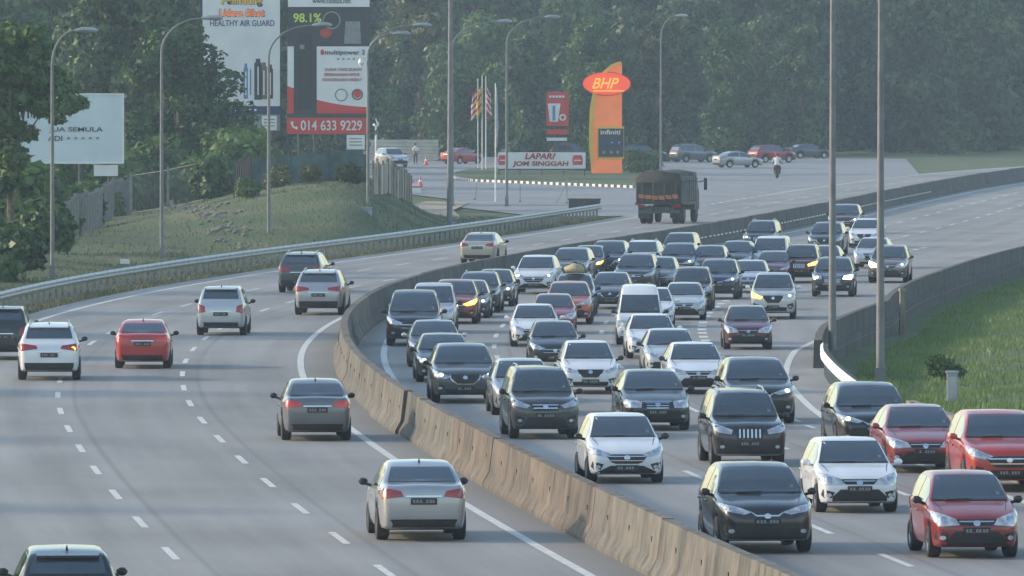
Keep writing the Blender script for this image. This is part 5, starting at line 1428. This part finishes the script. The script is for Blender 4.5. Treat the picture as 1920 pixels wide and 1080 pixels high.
MODELS = {}
def model(key):
    if key not in MODELS:
        sh, fr, re_, op = key; MODELS[key] = build_model(sh, fr, re_, op)
    return MODELS[key]
M['sticker'] = mat('paper_sticker', (.14, .17, .19), .4)
ROLE = dict(sticker='sticker', glass='glass', lamp='lamp', chrome='chrome', black='black', plate='plate', plate_txt='plate_txt', tail='tail', alloy='alloy')
def car(key, col, pos, rz, label, group, name='car', cat='car', lit=None, mirror=None, roof=None, tail=None, scale=1.0):
    md = model(key); S = md['S']
    t = thing(name, label, cat, pos, rz, group)
    t.scale = (scale * random.uniform(.985, 1.015), scale, scale * random.uniform(.96, 1.03))
    objs = []
    cnt = dict(headlight=0, tail_light=0)
    for (nm, me, role, par) in md['parts']:
        if role == 'paint': m_ = M['p_' + col]
        elif role == 'mirror': m_ = M['p_' + mirror] if mirror else M['black']
        else: m_ = M[ROLE[role]]
        if nm == 'lamp_lens' and lit and lit.get('lens'): m_ = M['lamp_on']
        if nm == 'headlight' and lit:
            if lit.get('hl') and cnt['headlight'] in lit['hl']: m_ = M[lit['m']]
            cnt['headlight'] += 1
        if nm == 'tail_light' and tail: m_ = M[tail]
        objs.append(link(nm, me, m_, t if par is None else objs[par]))
    for ax in (S['axF'], S['axR']):
        for s in (1, -1):
            w_ = link('wheel', md['ty'], M['rubber'], t, (s * (S['W'] / 2 - .13), ax - S['L'] / 2, S['R']), 0 if s > 0 else PI)
            link('rim', md['rm'], M['alloy'], w_)
    return t
def place(px, py, key, facing, yaw=0.0):
    """position and heading of a car whose nearest axle meets the road at the given pixel"""
    p = G(px, py); S = SHAPES[key[0]]; m = slope(p.y)
    a = -math.atan(m) + yaw if facing == 'on' else PI - math.atan(m) + yaw
    f = Vector((math.sin(a), -math.cos(a), 0))
    if facing == 'on': o = p - f * (S['L'] / 2 - S['axF'])
    else: o = p + f * (S['axR'] - S['L'] / 2)
    return o, a

SED, SEDC, HAT, SAG = ('sedan', 'slim', 'sedan', ()), ('sedan', 'classic', 'sedan', ()), ('hatch', 'wedge', 'hatch', ()), ('hatch', 'swept', 'hatch', ())
SUV, SUVT, BOX, RUSH = ('suv', 'shield', 'wide', ()), ('suv', 'thin', 'wide', ()), ('boxsuv', 'slats', 'hatch', ('rails',)), ('boxsuv', 'slim', 'hatch', ('rails',))
SUVW, MPV, ALP, VAN, PKP = ('suv', 'wedge', 'hatch', ()), ('mpv', 'wedge', 'hatch', ()), ('alphard', 'bold', 'tall', ()), ('van', 'vanface', 'tall', ()), ('pickup', 'shield', 'tall', ())
ALS = ('suv', 'bold', 'wide', ())
SEDF, SUVF, HATF = ('sedan', 'slim', 'sedan', ('fin',)), ('suv', 'shield', 'wide', ('fin', 'rails')), ('hatch', 'swept', 'hatch', ('fin',))
MPVF = ('boxsuv', 'slim', 'hatch', ('fin',)); SEDW = ('sedan', 'wedge', 'sedan', ()); SEDS = ('sedan', 'swept', 'sedan', ())
SEDT, HATS, HATM, SUVS, SUVP, MPVS, BOXW, SEDM = ('sedan', 'thin', 'sedan', ()), ('hatch', 'slim', 'hatch', ()), ('hatch', 'shield', 'hatch', ()), ('suv', 'slim', 'wide', ('rails',)), ('suv', 'swept', 'hatch', ()), ('mpv', 'slim', 'hatch', ()), ('boxsuv', 'wedge', 'hatch', ()), ('sedan', 'shield', 'sedan', ())
DRL = dict(lens=True); ON = lambda *k, m='lamp_on': dict(hl=k, m=m, lens=True)
ONC = [
 (776, 648, MPV, 'black', 'black people carrier leading the file beside the median barrier', {}),
 (812, 625, MPVS, 'light_silver', 'silver white car half hidden behind the leading black people carrier', {}),
 (852, 607, SUVW, 'rust', 'rust red car third in the file along the barrier', dict(lit=ON(0, m='amber'))),
 (877, 596, SEDM, 'brown', 'dark brown car fourth in the file along the barrier', dict(lit=DRL)),
 (896, 586, SUVS, 'charcoal', 'charcoal car fifth in the file along the barrier', {}),
 (926, 574, SEDT, 'black', 'black saloon at the tail of the barrier file', dict(lit=DRL)),
 (815, 688, SEDS, 'black', 'black saloon half hidden at the left behind another black saloon', dict(mirror='light_silver')),
 (832, 716, SED, 'black', 'black saloon directly behind the dark grey crossover', dict(lit=DRL)),
 (870, 755, SUV, 'grey', 'dark grey crossover with shield grille and lit lamps near barrier', dict(lit=DRL)),
 (980, 778, HATS, 'silver', 'silver hatchback mostly hidden behind the dark blue grey wagon', dict(mirror='silver')),
 (1018, 822, RUSH, 'grey', 'dark blue grey tall wagon with chrome grille line near barrier', {}),
 (1170, 905, HAT, 'white', 'white hatchback nearest the median barrier in the foreground', {}),
 (1430, 1035, SUVT, 'black', 'big glossy black crossover nearest the camera at bottom', {}),
 (1003, 551, SUVW, 'white', 'white crossover leading the far group beside the barrier', dict(mirror='white', lit=DRL)),
 (1068, 532, SUVP, 'mid_grey', 'grey car right behind the white crossover', {}),
 (1100, 522, HATS, 'black', 'black car with yellowish lamp two behind the white crossover', dict(lit=ON(0, m='amber'))),
 (1138, 520, SUV, 'charcoal', 'dark crossover in far pack left of a white car', dict(lit=DRL)),
 (1200, 516, SUVS, 'white', 'white car in the far pack second column from barrier', dict(mirror='white')),
 (1076, 592, RUSH, 'sky_blue', 'blue wagon carrying a tan bundle on its roof', {}),
 (1066, 608, SUVT, 'orange', 'orange red crossover in front of the blue wagon', {}),
 (1038, 626, SAG, 'red', 'small red hatchback behind the white saloon with big grille', {}),
 (1003, 650, SEDW, 'white', 'white saloon with large dark grille alone in second lane', dict(mirror='white')),
 (1040, 690, HAT, 'charcoal', 'charcoal hatchback behind the white compact in second lane', {}),
 (1105, 738, HATM, 'white', 'white compact hatchback with sunlit flank in second lane', {}),
 (1228, 806, SEDC, 'black', 'old black saloon with chrome framed upright grille', {}),
 (1400, 873, BOX, 'charcoal', 'dark wagon with bright vertical grille slats', {}),
 (1604, 960, SAG, 'white', 'white hatchback between the big black crossover and red car', dict(mirror='white')),
 (1822, 1045, SAG, 'red', 'dark red hatchback at the bottom right corner', {}),
 (1145, 579, SEDM, 'grey', 'dark grey saloon left behind the white van', {}),
 (1190, 550, SUVS, 'black', 'black crossover above the white van roof', {}),
 (1234, 546, HAT, 'mid_grey', 'grey hatchback squeezed right of the black crossover over the van', {}),
 (1270, 521, SUVW, 'black', 'black crossover with pale grille in middle of the far pack', dict(lit=DRL)),
 (1271, 500, BOXW, 'grey', 'dark car right behind the middle black crossover of the pack', {}),
 (1328, 521, SAG, 'brown', 'dark brown hatchback right of the middle black crossover', {}),
 (1378, 513, HAT, 'dark_green', 'dark green hatchback left of the white people carrier in pack', {}),
 (1425, 475, BOX, 'charcoal', 'dark wagon with pale roof edge alone near the far barrier', dict(lit=DRL)),
 (1442, 512, MPVS, 'white', 'white people carrier at the right of the far pack', dict(mirror='white')),
 (1448, 531, HATS, 'maroon', 'dark maroon hatchback between the white people carrier and maroon wagon', {}),
 (1404, 549, SEDC, 'light_silver', 'light silver saloon in front of the dark maroon hatchback', {}),
 (1346, 561, SUVT, 'navy', 'navy blue crossover with one lit lamp in the pack', dict(lit=DRL)),
 (1297, 582, BOXW, 'brown', 'brown wagon right behind the silver saloon beside the van', {}),
 (1283, 600, SEDS, 'light_silver', 'silver saloon just right of the white van', {}),
 (1200, 646, VAN, 'white', 'high roofed white van in the middle lane', dict()),
 (1224, 614, HAT, 'white', 'white hatchback hidden behind the right side of the white van', dict(mirror='white')),
 (1222, 672, SEDW, 'white', 'white saloon right in front of the white van', dict(mirror='white')),
 (1258, 706, SEDT, 'light_silver', 'silver saloon between two white saloons in the middle lane', {}),
 (1306, 738, SEDS, 'white', 'white saloon behind the old black saloon in middle lane', {}),
 (1423, 793, SUVT, 'black', 'black crossover with yellowish lamp behind the slatted wagon', dict(lit=DRL)),
 (1402, 655, SAG, 'maroon', 'maroon hatchback alone beside the thick broken line', dict(mirror='maroon')),
 (1450, 598, PKP, 'light_silver', 'silver pickup with amber indicator flashing', dict(mirror='white', lit=ON(1, m='amber'), name='pickup_truck', cat='pickup')),
 (1500, 530, BOX, 'maroon', 'maroon wagon with orange lit lamp left of the chrome grilled black car', dict(lit=ON(0, m='amber'))),
 (1562, 556, ALS, 'charcoal', 'large black car with broad chrome grille behind the lamp post', dict(lit=ON(0))),
 (1548, 478, SUV, 'dark_green', 'dark crossover alone behind the lamp post near the far right', {}),
 (1583, 438, SUVW, 'brown', 'brownish car farthest back on the right carriageway', dict(lit=DRL)),
 (1622, 464, HATM, 'white', 'white car at far right behind the silver saloon', dict(mirror='white')),
 (1634, 503, SEDC, 'light_silver', 'silver saloon at far right beyond the second lamp post', {}),
 (1666, 530, SUVP, 'bronze', 'bronze car at far right with one glowing lamp', dict(lit=ON(1))),
 (1543, 518, SEDC, 'mid_grey', 'grey car glimpsed behind the chrome grilled black car', {}),
 (1636, 850, SUVT, 'black', 'black crossover in the right lane behind the white hatchback', dict(lit=DRL)),
 (1728, 885, SEDS, 'red', 'red saloon in the right lane beside the concrete wall', dict(mirror='red')),
 (1884, 920, SUVW, 'bright_red', 'bright red crossover at the right edge beside the concrete wall', dict(mirror='bright_red')),
]
for (px, py, key, col, lb, kw) in ONC:
    o, a = place(px, py, key, 'on', random.uniform(-.008, .008))
    car(key, col, o, a, lb, 'cars queuing towards the camera', scale=1.0 if px == 776 else float(np.interp(py, [440, 520, 670, 800], [.96, .91, .92, 1.0])), **kw)
OUT = [
 (125, 1205, HATF, 'charcoal', 'dark hatchback cut off at the bottom left corner', {}),
 (788, 1012, SEDF, 'silver', 'silver saloon nearest the barrier on the left carriageway', {}),
 (592, 825, SEDF, 'mid_grey', 'grey brown saloon beside the barrier bend on the left carriageway', dict(tail='tail_on')),
 (268, 690, SEDF, 'bright_red', 'bright red saloon driving away in the middle lane', dict(tail='tail_on')),
 (92, 712, SUVF, 'white', 'white crossover driving away with amber indicator lit', dict()),
 (6, 674, MPVF, 'charcoal', 'dark car cut by the left edge beside the white crossover', {}),
 (416, 628, MPVF, 'light_silver', 'silver people mover driving away behind the red saloon', {}),
 (600, 590, SUVF, 'silver', 'silver crossover driving away next to the barrier bend', {}),
 (566, 548, SUVF, 'grey', 'dark crossover driving away left of the silver crossover', {}),
 (900, 494, SEDF, 'beige', 'beige saloon half hidden behind the median barrier', {}),
]
for (px, py, key, col, lb, kw) in OUT:
    o, a = place(px, py, key, 'out', random.uniform(-.01, .01))
    c_ = car(key, col, o, a, lb, 'cars driving away on the left carriageway', **kw)
    if 'amber indicator' in lb:
        L_ = SHAPES['suv']['L']; link('indicator', smooth_by_angle(MB().tube([(-.70, L_ / 2 - .17, .93), (-.70, L_ / 2 - .02, .93)], [.08, .07], 10).mesh('indicator')), M['amber'], c_)
ST = [  # parked and crossing cars at the petrol station: pixel of the middle of the wheels' foot, heading
 (734, 313, SUVT, 'white', .38, 'white car parked in front of the beige wall'),
 (664, 316, SED, 'white', .35, 'white car mostly hidden behind the teal hoarding'),
 (866, 307, SED, 'bright_red', 2.45, 'red saloon turning beside the flagpole trio'),
 (985, 301, SED, 'light_silver', 1.75, 'pale blue silver saloon behind the banner'),
 (1076, 303, SUV, 'grey', 1.4, 'dark car with white nose behind the banner right end'),
 (1204, 303, SUVW, 'charcoal', 1.75, 'dark car parked between petrol pylon and pale lamp post'),
 (1299, 304, RUSH, 'mid_grey', 2.15, 'grey wagon parked right of the pale lamp post'),
 (1383, 314, SEDC, 'silver', 2.05, 'silver saloon crossing the station exit'),
 (1447, 305, SUVW, 'red', 2.15, 'red car behind the motorcycle rider'),
 (1515, 297, SED, 'grey', 2.0, 'grey car at the far end of the station exit'),
]
for (px, py, key, col, a, lb) in ST:
    p = G(px, py); car(key, col, (p.x, p.y, 0), a, lb, 'cars at the petrol station')

# tan bundle on the blue wagon's roof
o, a = place(1076, 592, RUSH, 'on')
bm = bmesh.new(); bmesh.ops.create_uvsphere(bm, u_segments=20, v_segments=12, radius=1)
for v_ in bm.verts:
    v_.co = Vector((v_.co.x * .40, v_.co.y * .75, max(v_.co.z, -.55) * .24)) * (1 + .06 * math.sin(v_.co.x * 9 + v_.co.y * 7))
me = bpy.data.meshes.new('roof_bundle'); bm.to_mesh(me); bm.free(); me.polygons.foreach_set('use_smooth', [True] * len(me.polygons))
bd = thing('roof_bundle', 'tan canvas bundle strapped on the blue wagon roof', 'bundle', (o.x, o.y, 1.68), a)
link('canvas', me, M['bundle'], bd)
for yy in (-.3, .3): link('strap', MB().tube([(-.42, yy, -.12), (-.30, yy, .15), (0, yy, .245), (.30, yy, .15), (.42, yy, -.12)], .022, 6).mesh('strap'), M['black'], bd)

# ------------------------------------------------------------------ lorry
p = G(1243, 419); m = slope(p.y); a = PI - math.atan(m) - .06
f = Vector((math.sin(a), -math.cos(a), 0)); o = p + f * 2.1
t = thing('lorry', 'dark tipper lorry with canvas top and orange hazard marks', 'lorry', o, a)
t.scale = (1.08, 1.05, 1.05)
W_, RY = 2.42, 3.4      # rear end at local +y
link('chassis', MB().box((-.45, 0, .82), (.18, 6.9, .26)).box((.45, 0, .82), (.18, 6.9, .26)).box((0, 3.2, .80), (1.6, .15, .22)).mesh('chassis'), M['dark_steel'], t)
cb = link('cargo_body', MB().box((0, .75, 1.82), (W_, 5.1, 1.5)).mesh('cargo_body'), M['lorry_side'], t)
for s in (-1, 1):
    for i in range(7): link('side_rib', MB().box((s * (W_ / 2 + .03), -1.6 + i * .78, 1.80), (.08, .12, 1.5)).mesh('side_rib'), M['lorry_side'], cb)
    link('side_rail', MB().box((s * (W_ / 2 + .035), .75, 1.1), (.09, 5.1, .12)).mesh('side_rail'), M['lorry_paint'], cb)
tg = link('tailgate', MB().box((0, RY - .02, 1.72), (W_ - .06, .10, 1.25)).mesh('tailgate'), M['tarp'], t)
for i in range(4): link('tailgate_rib', MB().box((-.9 + i * .6, RY + .05, 1.75), (.09, .07, 1.15)).mesh('tailgate_rib'), M['lorry_paint'], tg)
for i in range(6):
    s0 = -1.05 + i * .36
    z0 = 1.30 + .10 * abs(i - 2.5) / 2.5
    link('hazard_panel', MB().add([(s0, RY + .10, z0), (s0 + .30, RY + .10, z0), (s0 + .36, RY + .10, z0 + .22), (s0 + .06, RY + .10, z0 + .22), (s0, RY + .07, z0), (s0 + .30, RY + .07, z0), (s0 + .36, RY + .07, z0 + .22), (s0 + .06, RY + .07, z0 + .22)], [(0, 1, 2, 3), (7, 6, 5, 4), (0, 4, 5, 1), (2, 6, 7, 3), (1, 5, 6, 2), (3, 7, 4, 0)]).mesh('hazard_panel'), M['hazard'], tg)
vs, fs = [], []
nx, ny = 13, 17
for j in range(ny):
    for i in range(nx):
        u_ = -1 + 2 * i / (nx - 1); y = -1.85 + j * (5.3 / (ny - 1))
        z = 2.58 + .26 * (1 - u_ ** 6) + .05 * math.sin(j * 1.7 + i) * (1 - abs(u_)) + (.05 * math.sin(j * .8) if abs(u_) < .7 else 0)
        vs.append((u_ * (W_ / 2 + .05), y, z if abs(u_) < .99 else 2.25))
for j in range(ny - 1):
    for i in range(nx - 1): fs.append((j * nx + i, j * nx + i + 1, (j + 1) * nx + i + 1, (j + 1) * nx + i))
fs.append(tuple(range(nx - 1, -1, -1))); fs.append(tuple((ny - 1) * nx + i for i in range(nx)))
link('canvas_cover', py_mesh('canvas_cover', vs, fs, True), M['tarp'], t)
cabm = MB().add([(x * 1.12, y, z) for x, y, z in ((-1, -3.6, .7), (1, -3.6, .7), (1, -1.95, .7), (-1, -1.95, .7), (-1, -3.6, 1.6), (1, -3.6, 1.6), (1, -1.95, 1.6), (-1, -1.95, 1.6), (-.9, -3.3, 2.75), (.9, -3.3, 2.75), (.9, -1.95, 2.8), (-.9, -1.95, 2.8))],
     [(3, 2, 1, 0), (0, 1, 5, 4), (1, 2, 6, 5), (2, 3, 7, 6), (3, 0, 4, 7), (4, 5, 9, 8), (5, 6, 10, 9), (6, 7, 11, 10), (7, 4, 8, 11), (8, 9, 10, 11)])
cbm = link('cab', cabm.mesh('cab'), M['lorry_paint'], t)
for s in (-1, 1):
    link('side_window', MB().box((s * 1.07, -2.75, 2.1), (.06, .9, .7)).mesh('side_window'), M['glass'], cbm)
    link('mirror', MB().tube([(s * 1.1, -3.45, 2.2), (s * 1.45, -3.5, 2.3)], .03, 6).box((s * 1.48, -3.5, 2.1), (.16, .12, .65)).mesh('mirror'), M['black'], t)
    link('mudflap', MB().box((s * .85, RY - .35, .62), (.62, .04, .62)).mesh('mudflap'), M['black'], t)
    link('tail_light', MB().box((s * .95, RY + .02, .98), (.36, .08, .14)).mesh('tail_light'), M['tail'], t)
link('windscreen', MB().add([(-.95, -3.56, 1.7), (.95, -3.56, 1.7), (.88, -3.36, 2.6), (-.88, -3.36, 2.6), (-.95, -3.59, 1.7), (.95, -3.59, 1.7), (.88, -3.39, 2.6), (-.88, -3.39, 2.6)], [(4, 5, 6, 7), (3, 2, 1, 0), (0, 1, 5, 4), (2, 3, 7, 6)]).mesh('windscreen'), M['glass'], cbm)
link('rear_bumper', MB().box((0, RY - .05, .66), (2.2, .12, .16)).mesh('rear_bumper'), M['lorry_paint'], t)
link('number_plate', MB().box((.2, RY + .03, .86), (.5, .03, .14)).mesh('number_plate'), M['plate'], t)
lw = MB()
tyR = .50; n_ = 24; vs, fs = [], []
prof = [(-.14, .30), (-.145, .42), (-.11, .49), (.11, .49), (.145, .42), (.14, .30)]
for i in range(n_):
    q = 2 * PI * i / n_
    for (x, r) in prof: vs.append((x, r * math.cos(q), r * math.sin(q)))
for i in range(n_):
    for j in range(6): fs.append((i * 6 + j, ((i + 1) % n_) * 6 + j, ((i + 1) % n_) * 6 + (j + 1) % 6, i * 6 + (j + 1) % 6))
tym = smooth_by_angle(py_mesh('wheel', vs, fs)); rmm = MB().tube([(-.10, 0, 0), (.10, 0, 0)], .31, 20).tube([(-.15, 0, 0), (.15, 0, 0)], .10, 10).mesh('rim')
for (x, y) in ((-.98, -2.7), (.98, -2.7), (-1.03, 2.1), (-.70, 2.1), (1.03, 2.1), (.70, 2.1)):
    w_ = link('wheel', tym, M['rubber'], t, (x, y, .49)); link('rim', rmm, M['lorry_side'], w_)

# ------------------------------------------------------------------ haze
hb = MB().box((0, 1450, 24.0), (5600, 3700, 56)).mesh('haze')
hm = bpy.data.materials.new('haze'); hm.use_nodes = True; nt = hm.node_tree; nt.nodes.clear()
pv = nt.nodes.new('ShaderNodeVolumePrincipled'); pv.inputs['Color'].default_value = (.66, .84, 1.0, 1); pv.inputs['Density'].default_value = HAZE_DENSITY; pv.inputs['Anisotropy'].default_value = .2
om = nt.nodes.new('ShaderNodeOutputMaterial'); nt.links.new(pv.outputs[0], om.inputs['Volume'])
hz_o = link('haze', hb, hm); hz_o['kind'] = 'stuff'; tag(hz_o, 'thin bluish haze lying over the whole highway', 'haze')
